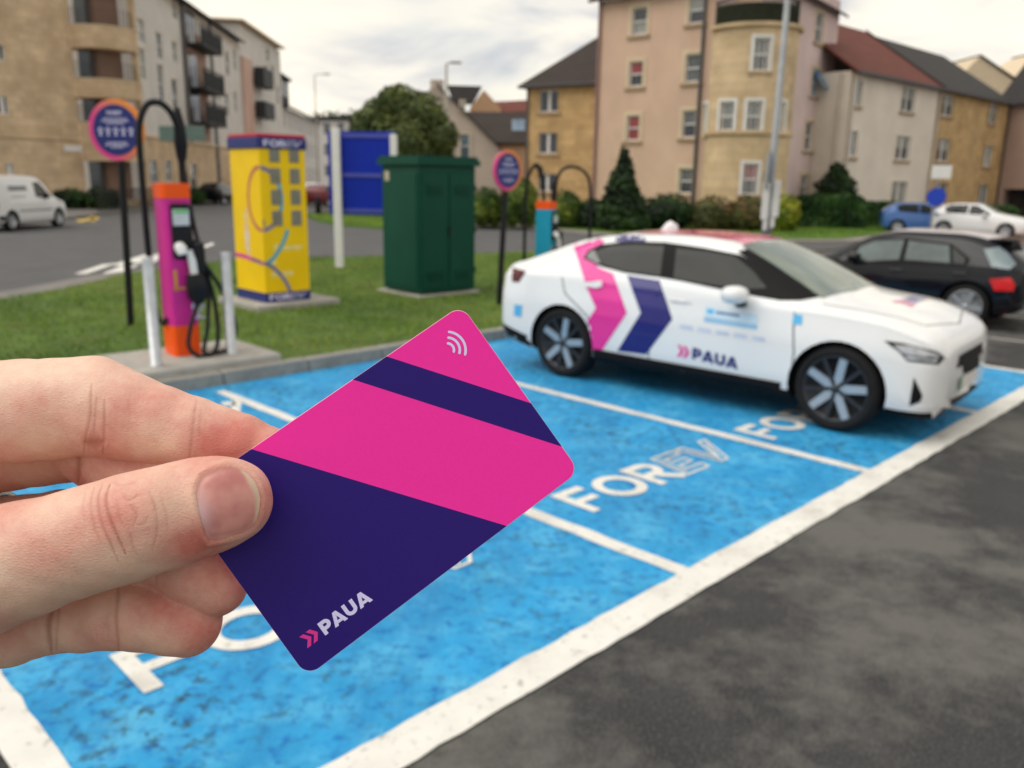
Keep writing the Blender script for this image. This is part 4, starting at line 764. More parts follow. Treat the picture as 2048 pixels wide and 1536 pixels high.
# big round tree behind the kiosk
Y = 41; lo = []
for px, py, r in ((765, 250, 48), (800, 222, 46), (845, 236, 44), (880, 275, 34), (745, 285, 34), (810, 290, 66), (860, 320, 46), (770, 330, 50), (730, 262, 26), (820, 345, 60), (785, 200, 22)):
    q = at(px, py, Y); rr2 = r/1680*Y; lo.append(((q.x-gp_(810, Y)[0], RNG.uniform(-.7, .7), q.z), (rr2*1.08, rr2*1.1, rr2)))
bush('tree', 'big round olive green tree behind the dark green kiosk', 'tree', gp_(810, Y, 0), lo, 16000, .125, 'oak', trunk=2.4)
# conifers and bushes along the foot of the pink block
def cone(w, h, n=7): return [((RNG.uniform(-.05, .05), 0, h*(.12+.8*i/(n-1))), (w/2*(1-.82*i/(n-1)), w/2*(1-.82*i/(n-1)), h*.16)) for i in range(n)]
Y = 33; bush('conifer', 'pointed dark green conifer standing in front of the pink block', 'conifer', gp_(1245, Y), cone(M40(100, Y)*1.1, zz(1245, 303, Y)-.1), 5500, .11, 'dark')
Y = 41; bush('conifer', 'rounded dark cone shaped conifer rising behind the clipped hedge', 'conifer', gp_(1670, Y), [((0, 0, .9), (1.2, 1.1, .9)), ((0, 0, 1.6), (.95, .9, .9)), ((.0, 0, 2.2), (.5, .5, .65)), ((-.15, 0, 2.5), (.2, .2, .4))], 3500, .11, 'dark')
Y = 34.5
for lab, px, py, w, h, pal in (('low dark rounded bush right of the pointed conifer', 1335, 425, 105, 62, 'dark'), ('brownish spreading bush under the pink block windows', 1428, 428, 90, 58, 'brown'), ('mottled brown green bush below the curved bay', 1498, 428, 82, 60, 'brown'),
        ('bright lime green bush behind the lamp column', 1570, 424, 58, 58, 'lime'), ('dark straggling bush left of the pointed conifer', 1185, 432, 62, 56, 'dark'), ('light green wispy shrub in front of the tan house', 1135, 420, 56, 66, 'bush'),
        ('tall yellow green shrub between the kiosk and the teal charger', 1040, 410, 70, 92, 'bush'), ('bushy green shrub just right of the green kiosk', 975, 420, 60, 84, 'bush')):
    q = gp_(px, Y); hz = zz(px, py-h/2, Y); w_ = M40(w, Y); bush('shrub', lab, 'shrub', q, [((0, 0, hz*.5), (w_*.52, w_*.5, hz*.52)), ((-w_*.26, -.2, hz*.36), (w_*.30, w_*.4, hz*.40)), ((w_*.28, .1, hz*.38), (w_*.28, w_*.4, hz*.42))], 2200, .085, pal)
def hedge(label, px0, px1, py, Y, depth, pal, n=3500):
    x0, x1 = gp_(px0, Y)[0], gp_(px1, Y)[0]; h = zz((px0+px1)/2, py, Y)-.1; t = thing('hedge', label, 'hedge', ((x0+x1)/2, Y, .1)); w = x1-x0
    P = RNG.uniform(-.5, .5, (n, 3))*np.array([w, depth, h]); k = RNG.integers(0, 5, n); N = np.zeros((n, 3))
    for i, (ax, sg) in enumerate(((1, -1), (1, -1), (2, 1), (0, -1), (0, 1))): P[k == i, ax] = sg*.5*(w, depth, h)[ax]; N[k == i, ax] = sg
    P += N*(.05*lump(P*2, 3))[:, None]+RNG.normal(0, .03, (n, 3)); P[:, 2] += h/2; rc = np.clip((np.abs(P[:, 0])-(w/2-.4))/.4, 0, 1); P[:, 2] -= rc**2*.3*(P[:, 2] > h*.8)
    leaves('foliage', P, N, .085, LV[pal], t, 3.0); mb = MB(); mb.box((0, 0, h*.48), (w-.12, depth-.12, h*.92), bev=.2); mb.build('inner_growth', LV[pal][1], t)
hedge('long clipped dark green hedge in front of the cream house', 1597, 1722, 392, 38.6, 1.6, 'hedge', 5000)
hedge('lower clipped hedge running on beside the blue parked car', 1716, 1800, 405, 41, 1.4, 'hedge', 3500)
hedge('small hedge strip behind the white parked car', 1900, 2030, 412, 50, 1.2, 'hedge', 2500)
# planting and railings at the foot of the left blocks
Y = 44.5
for lab, px, py, w, h in (('low dark shrub in front of the sandstone block, left', 140, 398, 60, 42), ('low dark shrub below the balconies of the sandstone block', 205, 396, 58, 44)):
    q = gp_(px, Y, .05); hz = zz(px, py-h/2, Y); w_ = M40(w, Y); bush('shrub', lab, 'shrub', q, [((0, 0, hz*.45), (w_*.55, .8, hz*.5)), ((w_*.3, .1, hz*.4), (w_*.3, .6, hz*.4))], 1500, .10, 'dark')
for lab, px, Y, w, h, pal in (('clipped green shrub by the terrace door behind the pink charger', 392, 56, 36, 40, 'hedge'), ('dark shrub behind the pink charger screen', 345, 53, 50, 34, 'dark')):
    q = gp_(px, Y, .05); hz = zz(px, 378, Y); w_ = M40(w, Y); bush('shrub', lab, 'shrub', q, [((0, 0, hz*.5), (w_*.5, .8, hz*.5))], 1400, .11, pal)
fn = thing('railing', 'low dark iron railing in front of the sandstone block', 'fence', (0, 0, 0)); a, b = Vector((-19.6, 40.2, .1)), Vector((-20.9, 52, .1)); n = 60
mb = MB()
for z in (.15, 1.0): mb.tube([a+Vector((0, 0, z)), b+Vector((0, 0, z))], .022, 6)
mb.build('rail', M_rail2, fn)
mb = MB()
for i in range(n): p = a+(b-a)*(i/(n-1)); mb.tube([p, p+Vector((0, 0, 1.08))], .016, 5)
o = mb.build('bars', M_rail2, fn, kind='stuff')
tl = thing('treeline', 'dark distant trees on the skyline beyond the far white terrace', 'trees', (0, 0, 0)); q = at(660, 240, 190)
lo = [((q.x+dx, 190+RNG.uniform(-2, 2), q.z-3), (6, 4, 4+RNG.uniform(0, 1.5))) for dx in (-14, -8, -2, 4, 10)]
P, N = shell(lo, 2500, 1.0); leaves('crown', P, N, .5, LV['dark'], tl, 1.0); core('inner_growth', lo, LV['dark'][1], tl); tl['kind'] = 'stuff'
# ================================================================== CARS
def pchip(x, y, q):
    x, y = np.asarray(x, float), np.asarray(y, float); h = np.diff(x); d = np.diff(y)/h; m = np.zeros_like(y); m[0], m[-1] = d[0], d[-1]
    for i in range(1, len(x)-1): m[i] = 0 if d[i-1]*d[i] <= 0 else (h[i-1]+h[i])*3/((2*h[i]+h[i-1])/d[i-1]+(h[i]+2*h[i-1])/d[i])
    k = np.clip(np.searchsorted(x, q)-1, 0, len(x)-2); t = (q-x[k])/h[k]; a = (1+2*t)*(1-t)**2; b = t*(1-t)**2; c = t*t*(3-2*t); e_ = t*t*(t-1)
    return a*y[k]+b*h[k]*m[k]+c*y[k+1]+e_*h[k]*m[k+1]
def loft(tab, n=56):
    T = np.array(tab); x0, x1 = T[0, 0], T[-1, 0]; q = x0+(x1-x0)*(.5-.5*np.cos(np.linspace(0, PI, n)))*.45+(x1-x0)*np.linspace(0, 1, n)*.55; q[-1] = x1
    zs, ym, zm, yb, zb, yr, zr, zt = [pchip(T[:, 0], T[:, i], q) for i in range(1, 9)]; rows = []
    for i in range(n):
        a, b, c, d, e_, f, g, t = zs[i], ym[i], zm[i], yb[i], zb[i], yr[i], zr[i], zt[i]; w = t-g
        half = [(.0, a), (b*.75, a), (b-.055, a+.012), (b-.012, a+.07), (b, a+(c-a)*.5), (b, c), (b*.55+d*.45+.012, c*.5+e_*.5), (d+.004, e_-.03), (d, e_), (d*.62+f*.38+.010, e_*.62+g*.38), (d*.28+f*.72+.012, e_*.28+g*.72), (f, g), (f*.92, g+w*.34), (f*.74, g+w*.66), (f*.45, g+w*.90), (0, t)]
        rows.append([(q[i], -y, z) for y, z in half]+[(q[i], y, z) for y, z in half[-2:0:-1]])
    m = len(rows[0]); mb = MB(); vs = [p for r in rows for p in r]; fs = [(i*m+k, (i+1)*m+k, (i+1)*m+(k+1) % m, i*m+(k+1) % m) for i in range(n-1) for k in range(m)]
    mb.add(vs, fs, 0, True); mb.add(rows[0], [tuple(range(m))]); mb.add(rows[-1], [tuple(range(m-1, -1, -1))]); return mb
def carve(mb, mats, wells):
    me = mb.mesh('body', mats[0]); o = bpy.data.objects.new('body', me); COL.objects.link(o); bm = bmesh.new(); bm.from_mesh(me); bmesh.ops.remove_doubles(bm, verts=bm.verts, dist=1e-5); bmesh.ops.recalc_face_normals(bm, faces=bm.faces); bm.to_mesh(me); bm.free()
    cut = MB()
    for x, z, r, y0 in wells:
        for sg in (-1, 1):
            ring = [(x+r*math.cos(2*PI*i/32), z+r*math.sin(2*PI*i/32)) for i in range(32)]; vs = [(a, sg*y0, b) for a, b in ring]+[(a, sg*1.3, b) for a, b in ring]
            cut.add(vs, [tuple(range(32)), tuple(range(63, 31, -1))]+[(i, 32+i, 32+(i+1) % 32, (i+1) % 32) for i in range(32)])
    c = cut.build('cutter', mats[1]); fix_normals(c); m = o.modifiers.new('b', 'BOOLEAN'); m.object = c; m.operation = 'DIFFERENCE'; m.solver = 'EXACT'; m.material_mode = 'TRANSFER'
    bpy.context.view_layer.update(); dg = bpy.context.evaluated_depsgraph_get(); out = bpy.data.meshes.new_from_object(o.evaluated_get(dg)); bpy.data.objects.remove(o); bpy.data.objects.remove(c)
    out.name = 'body'; out.polygons.foreach_set('use_smooth', [True]*len(out.polygons)); out.set_sharp_from_angle(angle=R(38)); return out
M_well = mat('wheel_well', (.008, .008, .009), .9, .1, 5); M_tyre = mat('tyre_rubber', (.011, .011, .012), .8, .15, 20, .2, 80, spec=.25); M_alloy = mat('alloy', (.52, .54, .57), .3, .05, 10, metal=.7); M_dark_alloy = mat('dark_alloy', (.045, .048, .055), .35, .1, 10, metal=.4)
M_cglass = mat('car_glass', (.007, .010, .010), .06, .25, 2, spec=.3); M_wind = mat('windscreen_glass', srgb(104, 118, 110), .08, .45, 1.6, spec=.5); M_cplast = mat('black_trim', (.009, .009, .010), .55, .1, 10, spec=.12); M_lampr = mat('red_lens', (.35, .012, .015), .2, .2, 9, coat=.6); M_lampc = mat('clear_lens', (.42, .44, .47), .15, .3, 12, coat=.8)
M_lampd = mat('dark_red_lens', (.10, .008, .012), .25, .2, 9, coat=.5)
class Car:
    def __init__(s, name, label, loc, yaw, tab, paint, wb, rw, tr, wells_y=.52, group=None, gap=.045, cat='car'):
        s.t = thing(name, label, cat, loc, yaw, group); s.M = Matrix.Translation(loc) @ Matrix.Rotation(yaw, 4, 'Z'); s.I = s.M.inverted(); s.wb, s.rw, s.tr = wb, rw, tr
        me = carve(loft(tab), [paint, M_well], [(0, rw, rw+gap, wells_y), (wb, rw, rw+gap, wells_y)]); s.body = link('body', me, s.t)
        bm = bmesh.new(); bm.from_mesh(me); s.bvh = BVHTree.FromBMesh(bm); bm.free(); s.org = s.I @ CAM; s.D = s.I.to_3x3()
    def hit(s, o, d, off):
        p, n, i, k = s.bvh.ray_cast(o, d)
        if p is None:
            q = o+d*max(.1, (Vector((s.wb/2, 0, .7))-o).dot(d)); p, n, i, k = s.bvh.find_nearest(q)
        if n.dot(d) > 0: n = -n
        return p+n*off
    def px(s, off): return lambda u, v: s.hit(s.org, (s.D @ ray(u, v)).normalized(), off)
    def side(s, off, sg=-1): return lambda x, z: s.hit(Vector((x, sg*3, z)), Vector((0, -sg, 0)), off)
    def top(s, off): return lambda x, y: s.hit(Vector((x, y, 4)), Vector((0, 0, -1)), off)
    def front(s, off): return lambda y, z: s.hit(Vector((s.wb+4, y, z)), Vector((-1, 0, 0)), off)
    def rear(s, off): return lambda y, z: s.hit(Vector((-4, y, z)), Vector((1, 0, 0)), off)
    def patch(s, name, m, f, pts, e, par=None, mirror=False, toward=None):
        bm = bmesh.new(); bm.faces.new([bm.verts.new((*p, 0)) for p in pts]); bmesh.ops.triangulate(bm, faces=bm.faces)
        for _ in range(5):
            lg = [x for x in bm.edges if x.calc_length() > e]
            if not lg: break
            bmesh.ops.subdivide_edges(bm, edges=lg, cuts=1, use_grid_fill=True); bmesh.ops.triangulate(bm, faces=[q for q in bm.faces if len(q.verts) > 3])
        for v in bm.verts: v.co = f(v.co.x, v.co.y)
        bmesh.ops.recalc_face_normals(bm, faces=bm.faces); me = bpy.data.meshes.new(name); bm.to_mesh(me); bm.free(); me.materials.append(m)
        c = sum((p.center for p in me.polygons), Vector())/max(1, len(me.polygons)); nn = sum((p.normal*p.area for p in me.polygons), Vector())
        if nn.dot(c-Vector((s.wb/2, 0, .55))) < 0: me.flip_normals()
        me.polygons.foreach_set('use_smooth', [True]*len(me.polygons)); o = link(name, me, par or s.t)
        if mirror:
            m2 = me.copy(); m2.transform(Matrix.Diagonal((1, -1, 1, 1))); m2.flip_normals(); link(name, m2, par or s.t)
        return o
    def shapes(s, name, m, f, shp, par=None):
        mb = MB(); flat(mb, shp, lambda x, y, z: f(x, y)+Vector((0, 0, 0)), 0); return mb.build(name, m, par or s.t)
    def wheels(s, spokes=5, w=.225, rim_r=None, detail=True, alloy=None, dark=None, turn=0.0, phase=0.0):
        rr = rim_r or s.rw*.76; al = alloy or M_alloy; dk = dark or M_dark_alloy
        for x in (0, s.wb):
            for sg in (-1, 1):
                q = 1 if sg < 0 else -1; tr = s.tr
                mb = MB(); R_ = s.rw; h = w/2
                mb.lathe([(rr*.98, -h*.85), (rr+.012, -h*.98), (R_-.035, -h), (R_-.008, -h*.72), (R_, -h*.4), (R_, h*.4), (R_-.008, h*.72), (R_-.035, h), (rr*.9, h)], 40, axis='Y')
                wo = fix_normals(mb.build('wheel', M_tyre, s.t, loc=(x, sg*(tr-h), s.rw), rot=(0, phase, (0 if sg < 0 else PI)+(turn if x > 1 else 0))))
                mb = MB(); mb.lathe([(0, -h*.42), (rr*.9, -h*.35), (rr*.93, -h*.86), (rr*.985, -h*.90), (rr*.99, -h*.5)], 40, axis='Y'); rim = fix_normals(mb.build('rim', dk if detail == 2 else al, wo))
                if not detail: continue
                n = spokes
                for i in range(n):
                    for kind in ((0, 1) if detail == 2 else (0,)):
                        a = 2*PI*(i+.5*kind)/n; w0, w1 = (rr*.13, rr*.115) if kind == 0 else (rr*.07, rr*.05); mb = MB(); r0_, r1_ = rr*.10, rr*.935; y0 = -h*.86
                        if detail != 2: w0, w1 = rr*.17, rr*.14
                        pr = [(-w0, r0_, y0+.012), (w0, r0_, y0+.012), (w1, r1_, y0), (-w1, r1_, y0)]; vs = [Vector((px_*math.cos(a)+rz_*math.sin(a), yy+dy, -px_*math.sin(a)+rz_*math.cos(a))) for dy in (0, .035) for px_, rz_, yy in pr]
                        mb.add(vs, [(0, 1, 2, 3), (7, 6, 5, 4), (0, 4, 5, 1), (1, 5, 6, 2), (2, 6, 7, 3), (3, 7, 4, 0)]); fix_normals(mb.build('spoke', al if kind == 0 else dk, wo))
                mb = MB(); mb.lathe([(0, -h*.92), (rr*.12, -h*.90), (rr*.15, -h*.6)], 16, axis='Y'); fix_normals(mb.build('hub_cap', al if detail != 2 else dk, wo))
                mb = MB(); mb.lathe([(rr*.30, -h*.10), (rr*.66, -h*.10), (rr*.66, -h*.22), (rr*.30, -h*.22)], 24, axis='Y', smooth=False); fix_normals(mb.build('brake_disc', M_steel, wo))
    def mirror(s, x, y, z, m, k=1.0):
        for sg in (-1, 1):
            o = thing_part(s.t, x, sg*y, z, m, sg, k)
def thing_part(t, x, y, z, m, sg, k):
    mb = MB(); prof = 10; n = 14; vs = []; fs = []
    for a in range(prof+1):
        for b in range(n):
            th, ph = PI*a/prof, 2*PI*b/n; ex = lambda v, p: math.copysign(abs(v)**p, v)
            X = ex(math.cos(th), .8)*.115; Y = math.sin(th)*ex(math.cos(ph), .8)*.125; Z = math.sin(th)*ex(math.sin(ph), .8)*.078; vs.append((x+X*k, y+sg*.08*k+Y*k, z+Z*k))
    for a in range(prof):
        for b in range(n): fs.append((a*n+b, (a+1)*n+b, (a+1)*n+(b+1) % n, a*n+(b+1) % n))
    mb.add(vs, fs, 0, True); o = fix_normals(mb.build('door_mirror', m, t)); mb = MB(); mb.box((x+.02, y-sg*.01, z-.085), (.07, .12, .05), bev=.015); mb.build('mirror_foot', M_cplast, o); return o

WHITE = mat('white_car_paint', (.80, .81, .82), .22, .015, 2, coat=.8)
POLE = [(-1.0, .44, .66, .62, .62, .86, .52, .97, .99), (-.97, .36, .82, .62, .78, .95, .66, 1.055, 1.075), (-.80, .28, .90, .66, .84, .985, .67, 1.10, 1.125), (-.45, .23, .93, .68, .87, 1.0, .645, 1.205, 1.25), (0.0, .21, .935, .68, .875, 1.0, .62, 1.335, 1.39), (.5, .21, .935, .68, .87, .985, .60, 1.405, 1.46),
        (1.1, .21, .935, .66, .87, .97, .60, 1.425, 1.478), (1.55, .21, .93, .65, .87, .96, .60, 1.395, 1.455), (1.9, .21, .93, .65, .87, .95, .62, 1.28, 1.345), (2.25, .21, .93, .65, .87, .94, .665, 1.12, 1.18), (2.52, .21, .935, .65, .865, .93, .71, 1.005, 1.045), (2.7, .21, .935, .66, .86, .92, .715, .985, 1.015),
        (3.1, .21, .93, .66, .875, .895, .74, .945, .97), (3.4, .20, .905, .63, .845, .83, .69, .875, .895), (3.56, .20, .86, .60, .79, .775, .62, .825, .84), (3.62, .20, .80, .58, .73, .735, .55, .78, .795), (3.66, .22, .72, .54, .65, .68, .49, .715, .73), (3.68, .28, .62, .50, .57, .62, .42, .65, .66)]
POLE = [((r_[0]*.90 if r_[0] < 0 else 2.7+(r_[0]-2.7)*.79 if r_[0] > 2.7 else r_[0]), *r_[1:]) for r_ in POLE]
pc = Car('electric_car', 'white electric fastback with pink and navy chevrons parked in the blue bay', Vector((1.08, 8.97, 0)), R(-40.3), POLE, WHITE, 2.735, .352, .925, group=None, gap=.04)
me = pc.body.data; me.materials.append(M_cplast); vz = [v.co.z for v in me.vertices]
for p_ in me.polygons:
    if p_.material_index == 0 and max(vz[i] for i in p_.vertices) < .30: p_.material_index = len(me.materials)-1
pc.wheels(5, .245, .272, 2, turn=R(-3), phase=.18)
X = pc.px
ZA = lambda pts: [(980+a/3.267, 430+b/3.267) for a, b in pts]       # two enlargements of the photograph the outlines were read from
ZB = lambda pts: [(1500+a/2.954, 380+b/2.954) for a, b in pts]
pc.patch('window_surround', M_cplast, X(.004), ZA([(612, 285), (640, 235), (720, 195), (900, 172), (1150, 180), (1400, 215), (1640, 262), (1760, 335), (1893, 440), (1893, 558), (1640, 515), (1250, 432), (1110, 408), (880, 378), (720, 335)]), 10)
pc.patch('pillar_trim', M_cplast, X(.0045), [(1476, 503), (1502, 497), (1560, 533), (1640, 594), (1600, 601), (1557, 601), (1556, 580), (1530, 545)], 10)
pc.patch('rear_door_glass', M_cglass, X(.008), ZA([(690, 240), (790, 205), (950, 195), (1140, 205), (1115, 400), (880, 370), (735, 325)]), 10)
pc.patch('quarter_glass', mat('smoked_glass', (.09, .095, .10), .1, .1, 3, spec=.8), X(.008), ZA([(630, 280), (650, 245), (684, 232), (726, 318), (700, 318)]), 8)
pc.patch('front_door_glass', M_cglass, X(.008), ZA([(1220, 220), (1420, 240), (1600, 272), (1720, 370), (1810, 480), (1650, 488), (1400, 450), (1200, 418)]), 10)
pc.patch('windscreen', M_wind, pc.top(.006), [(1.66, -.53), (1.70, .0), (1.66, .53), (2.0, .585), (2.30, .63), (2.47, .665), (2.52, 0), (2.47, -.665), (2.30, -.63), (2.0, -.585)], .10)
pc.patch('rear_glass', M_cglass, pc.top(.006), [(-.72, -.50), (-.74, 0), (-.72, .50), (.30, .46), (.30, -.46)], .15)
pc.patch('roof_glass', mat('pink_roof_film', srgb(206, 74, 116), .15, .05, 3, coat=.6), pc.top(.005), [(.52, -.44), (.52, .44), (1.66, .46), (1.66, -.46)], .12)
pk, nv = mat('pink_wrap', srgb(226, 52, 152), .25, .04, 2, coat=.5), mat('navy_wrap', srgb(34, 34, 112), .25, .05, 2, coat=.5)
chev = pc.patch('chevron_wrap', pk, X(.003), ZA([(543, 192), (640, 150), (725, 138), (740, 185), (640, 232), (606, 285), (700, 340), (805, 385), (895, 640), (728, 892), (655, 880), (638, 690), (692, 608), (630, 470), (612, 405)]), 9, label=None) if 0 else pc.patch('chevron_wrap', pk, X(.003), ZA([(543, 192), (640, 150), (725, 138), (740, 185), (640, 232), (606, 285), (700, 340), (805, 385), (895, 640), (728, 892), (655, 880), (638, 690), (692, 608), (630, 470), (612, 405)]), 9)
pc.patch('chevron_wrap', nv, X(.003), ZA([(895, 395), (1108, 428), (1192, 680), (1020, 912), (832, 888), (985, 640)]), 9)
pc.patch('roof_stripe', nv, X(.003), ZA([(818, 140), (850, 128), (985, 140), (1018, 155), (1016, 184), (820, 172)]), 9)
pc.patch('door_handle', WHITE, X(.022), ZA([(620, 438), (735, 436), (742, 470), (700, 480), (622, 468)]), 8)
pc.patch('door_handle', WHITE, X(.02), ZA([(1172, 528), (1280, 552), (1282, 576), (1172, 556)]), 8)
pc.patch('sill', M_cplast, pc.side(.006), [(.385, .235), (2.35, .235), (2.35, .335), (.40, .355)], .1, mirror=True)
pc.patch('rear_valance', M_cplast, pc.side(.006), [(-.84, .34), (-.40, .25), (-.385, .36), (-.86, .46)], .1, mirror=True)
pc.patch('front_splitter', M_cplast, pc.side(.006), [(3.12, .235), (3.40, .235), (3.46, .265), (3.12, .27)], .08, mirror=True)
hl = pc.patch('headlight', M_cplast, X(.005), ZB([(790, 890), (900, 905), (1105, 955), (1150, 990), (1112, 1032), (930, 1012), (880, 955)]), 7)
pc.patch('headlight_lens', M_lampc, X(.010), ZB([(845, 915), (960, 925), (1090, 965), (1120, 992), (1010, 985), (905, 968)]), 6, hl)
pc.patch('headlight_lens', M_lampc, X(.010), ZB([(912, 975), (1000, 992), (1105, 1002), (1094, 1022), (1010, 1008), (930, 1003)]), 6, hl)
pc.patch('headlight', M_cplast, pc.side(.006, 1), [(3.05, .74), (3.25, .70), (3.38, .66), (3.36, .60), (3.2, .64)], .06)
pc.patch('corner_intake', M_cplast, X(.006), ZB([(968, 1105), (1018, 1215), (1005, 1250), (940, 1275)]), 7)
pc.patch('fog_fin', WHITE, X(.014), ZB([(965, 1270), (1150, 1238), (1176, 1256), (1172, 1282), (960, 1290)]), 8)
pc.patch('lower_intake', M_cplast, X(.006), ZB([(1180, 1240), (1290, 1190), (1310, 1150), (1330, 1150), (1320, 1215), (1255, 1262), (1180, 1282)]), 7)
pc.patch('grille', M_cplast, pc.front(.006), [(-.42, .56), (.42, .56), (.38, .66), (-.38, .66)], .08)
pc.patch('grille', M_cplast, X(.007), ZB([(1252, 1000), (1290, 985), (1352, 960), (1350, 1045), (1300, 1070), (1258, 1082)]), 7)
pc.patch('number_plate', mat('plate_white', (.7, .7, .68), .4), pc.front(.02), [(-.26, .36), (.26, .36), (.26, .47), (-.26, .47)], .1)
pc.patch('plate_flash', mat('plate_green', (.05, .36, .14), .4), pc.front(.022), [(-.30, .36), (-.262, .36), (-.262, .47), (-.30, .47)], .1)
pc.patch('tail_light', M_lampd, X(.006), ZA([(148, 345), (236, 368), (190, 440), (146, 436)]), 7)
pc.patch('tail_light', M_lampr, pc.rear(.006), [(-.74, .84), (.74, .84), (.74, .90), (-.74, .90)], .1)
for pts in ([(1745, 395+90), (1745, 395+91)],): pass
bl = mat('sky_blue_sticker', srgb(90, 178, 226), .4, .05, 9)
for nm, pts in (('charge_sticker', [(160, 585), (212, 590), (205, 668), (158, 655)]),): pc.patch(nm, bl, X(.005), ZA(pts), 8)
pc.patch('charge_sticker', bl, X(.005), ZB([(258, 735), (310, 738), (308, 798), (250, 792)]), 8)
pc.patch('door_sticker', mat('pale_blue_sticker', srgb(196, 222, 240), .35, .04, 2), X(.004), ZA([(1410, 595), (1752, 655), (1748, 718), (1402, 662)]), 8)
pc.patch('door_sticker', mat('mid_blue_sticker', srgb(150, 200, 234), .35, .04, 2), X(.0045), ZA([(1400, 668), (1748, 722), (1745, 748), (1398, 694)]), 8)
pc.patch('sticker_mark', bl, X(.005), ZA([(1420, 612), (1466, 620), (1460, 650), (1418, 642)]), 8)
pc.patch('sticker_lettering', mat('grey_lettering', srgb(110, 120, 150), .4), X(.005), ZA([(1478, 628), (1632, 650), (1632, 668), (1478, 646)]), 8)
pc.patch('sticker_lettering', mat('faint_lettering', srgb(186, 190, 196), .4), X(.004), ZA([(1196, 556), (1320, 574), (1320, 584), (1196, 568)]), 8)
for i in range(5): x_ = 1240+i*118; pc.patch('sponsor_mark', mat('faint_blue_lettering', srgb(196, 206, 228), .4), X(.004), ZA([(x_, 712+i*19), (x_+86, 726+i*19), (x_+86, 752+i*19), (x_, 738+i*19)]), 9)
lt, lw = logo_letters()
A0, A1, A2 = Vector(ZA([(1322, 938)])[0]), Vector(ZA([(1620, 1008)])[0]), Vector(ZA([(1326, 866)])[0])
ux, uy = (A1-A0)/lw, A2-A0
pc.shapes('lettering', nv, lambda x, y: X(.006)(A0.x+ux.x*x+uy.x*y, A0.y+ux.y*x+uy.y*y), lt)
C0, C1, C2 = Vector(ZA([(1222, 920)])[0]), Vector(ZA([(1304, 938)])[0]), Vector(ZA([(1226, 846)])[0]); ux2, uy2 = (C1-C0)/1.4, C2-C0
pc.shapes('logo_mark', pk, lambda x, y: X(.006)(C0.x+ux2.x*x+uy2.x*y, C0.y+ux2.y*x+uy2.y*y), chevrons())
pc.shapes('logo_mark', mat('pale_pink_wrap', srgb(240, 150, 190), .3), lambda x, y: pc.top(.005)(3.02-y*.16, -.16+x*.14), chevrons())
pc.shapes('bonnet_lettering', mat('pale_navy_wrap', srgb(120, 124, 170), .3), lambda x, y: pc.top(.005)(3.02-.16+y*.13, .08+x*.11), lt)
def seam(name, f, pts, w):
    vs, fs = stroke(pts, w); mb = MB(); mb.add([f(v.x, v.y) for v in vs], fs); return mb.build(name, M_cplast, pc.t)
def dense(pts, k=10): return [tuple(Vector(pts[i]).lerp(Vector(pts[i+1]), j/k)) for i in range(len(pts)-1) for j in range(k)]+[pts[-1]]
seam('panel_gap', pc.side(.002), dense([(2.36, .33), (2.38, .60), (2.33, .92)]), .012); seam('panel_gap', pc.side(.002), dense([(1.02, .34), (1.04, .96)]), .011); seam('panel_gap', pc.side(.002), dense([(.36, .36), (.32, .66), (.02, .86), (-.05, 1.0)]), .011)
seam('panel_gap', pc.top(.002), dense([(2.50, -.74), (3.0, -.70), (3.25, -.56), (3.36, 0), (3.25, .56), (3.0, .70), (2.5, .74)]), .008)
pc.mirror(1.86, .93, 1.03, WHITE, 1.0)
mb = MB(); mb.tube([(.62, -.02, 1.45), (.62, -.02, 1.485), (.60, -.02, 1.50), (.59, -.02, 1.505)], [.10, .10, .075, .02], 14); mb.build('roof_pod', WHITE, pc.t)

# black hatchback ----------------------------------------------------------------
HATCH = [(-.68, .42, .62, .60, .60, .82, .50, .92, .94), (-.64, .32, .77, .62, .75, .90, .58, 1.0, 1.02), (-.48, .25, .84, .64, .80, .95, .56, 1.12, 1.16), (-.18, .22, .87, .66, .82, .96, .54, 1.285, 1.335), (.3, .2, .87, .66, .82, .94, .54, 1.375, 1.415), (1.0, .2, .87, .65, .82, .92, .54, 1.37, 1.42), (1.35, .2, .87, .65, .82, .91, .55, 1.31, 1.365),
         (1.75, .2, .87, .65, .82, .90, .60, 1.12, 1.18), (2.08, .2, .87, .65, .81, .89, .66, .97, 1.02), (2.5, .2, .86, .64, .79, .85, .63, .91, .945), (2.95, .2, .82, .60, .73, .77, .57, .825, .855), (3.18, .24, .70, .54, .60, .67, .46, .73, .755), (3.26, .30, .55, .50, .48, .60, .38, .65, .67)]
BLACK = mat('black_car_paint', (.006, .007, .011), .14, .1, 2, coat=.35)
yaw = R(137); rear_c = G(1922, 657); hd = Vector((math.cos(yaw), math.sin(yaw), 0)); lf = Vector((-hd.y, hd.x, 0))
bk = Car('parked_car', 'black five door hatchback with pale roof parked beyond the white electric car', Vector((rear_c.x, rear_c.y, 0))-lf*.85, yaw, [(a, *(v*(.93 if i in (0, 2, 4, 6, 7) else 1) for i, v in enumerate(r))) for a, *r in HATCH], BLACK, 2.47, .315, .865)
bk.wheels(5, .215, .235, 1, phase=.4)
X = bk.px
bk.patch('window_trim', M_cplast, X(.004), ZB([(560, 425), (640, 330), (730, 290), (930, 282), (1190, 318), (1300, 405), (1290, 450), (900, 432)]), 8)
M_cg2 = mat('tinted_glass', srgb(66, 82, 82), .1, .4, 2.2, spec=.4)
bk.patch('front_door_glass', M_cg2, X(.008), ZB([(598, 410), (655, 335), (740, 302), (912, 296), (880, 412), (625, 425)]), 8)
bk.patch('rear_door_glass', M_cg2, X(.008), ZB([(940, 300), (1178, 328), (1182, 432), (914, 412)]), 8)
bk.patch('quarter_glass', M_cglass, X(.008), ZB([(1196, 340), (1272, 404), (1266, 440), (1202, 434)]), 8)
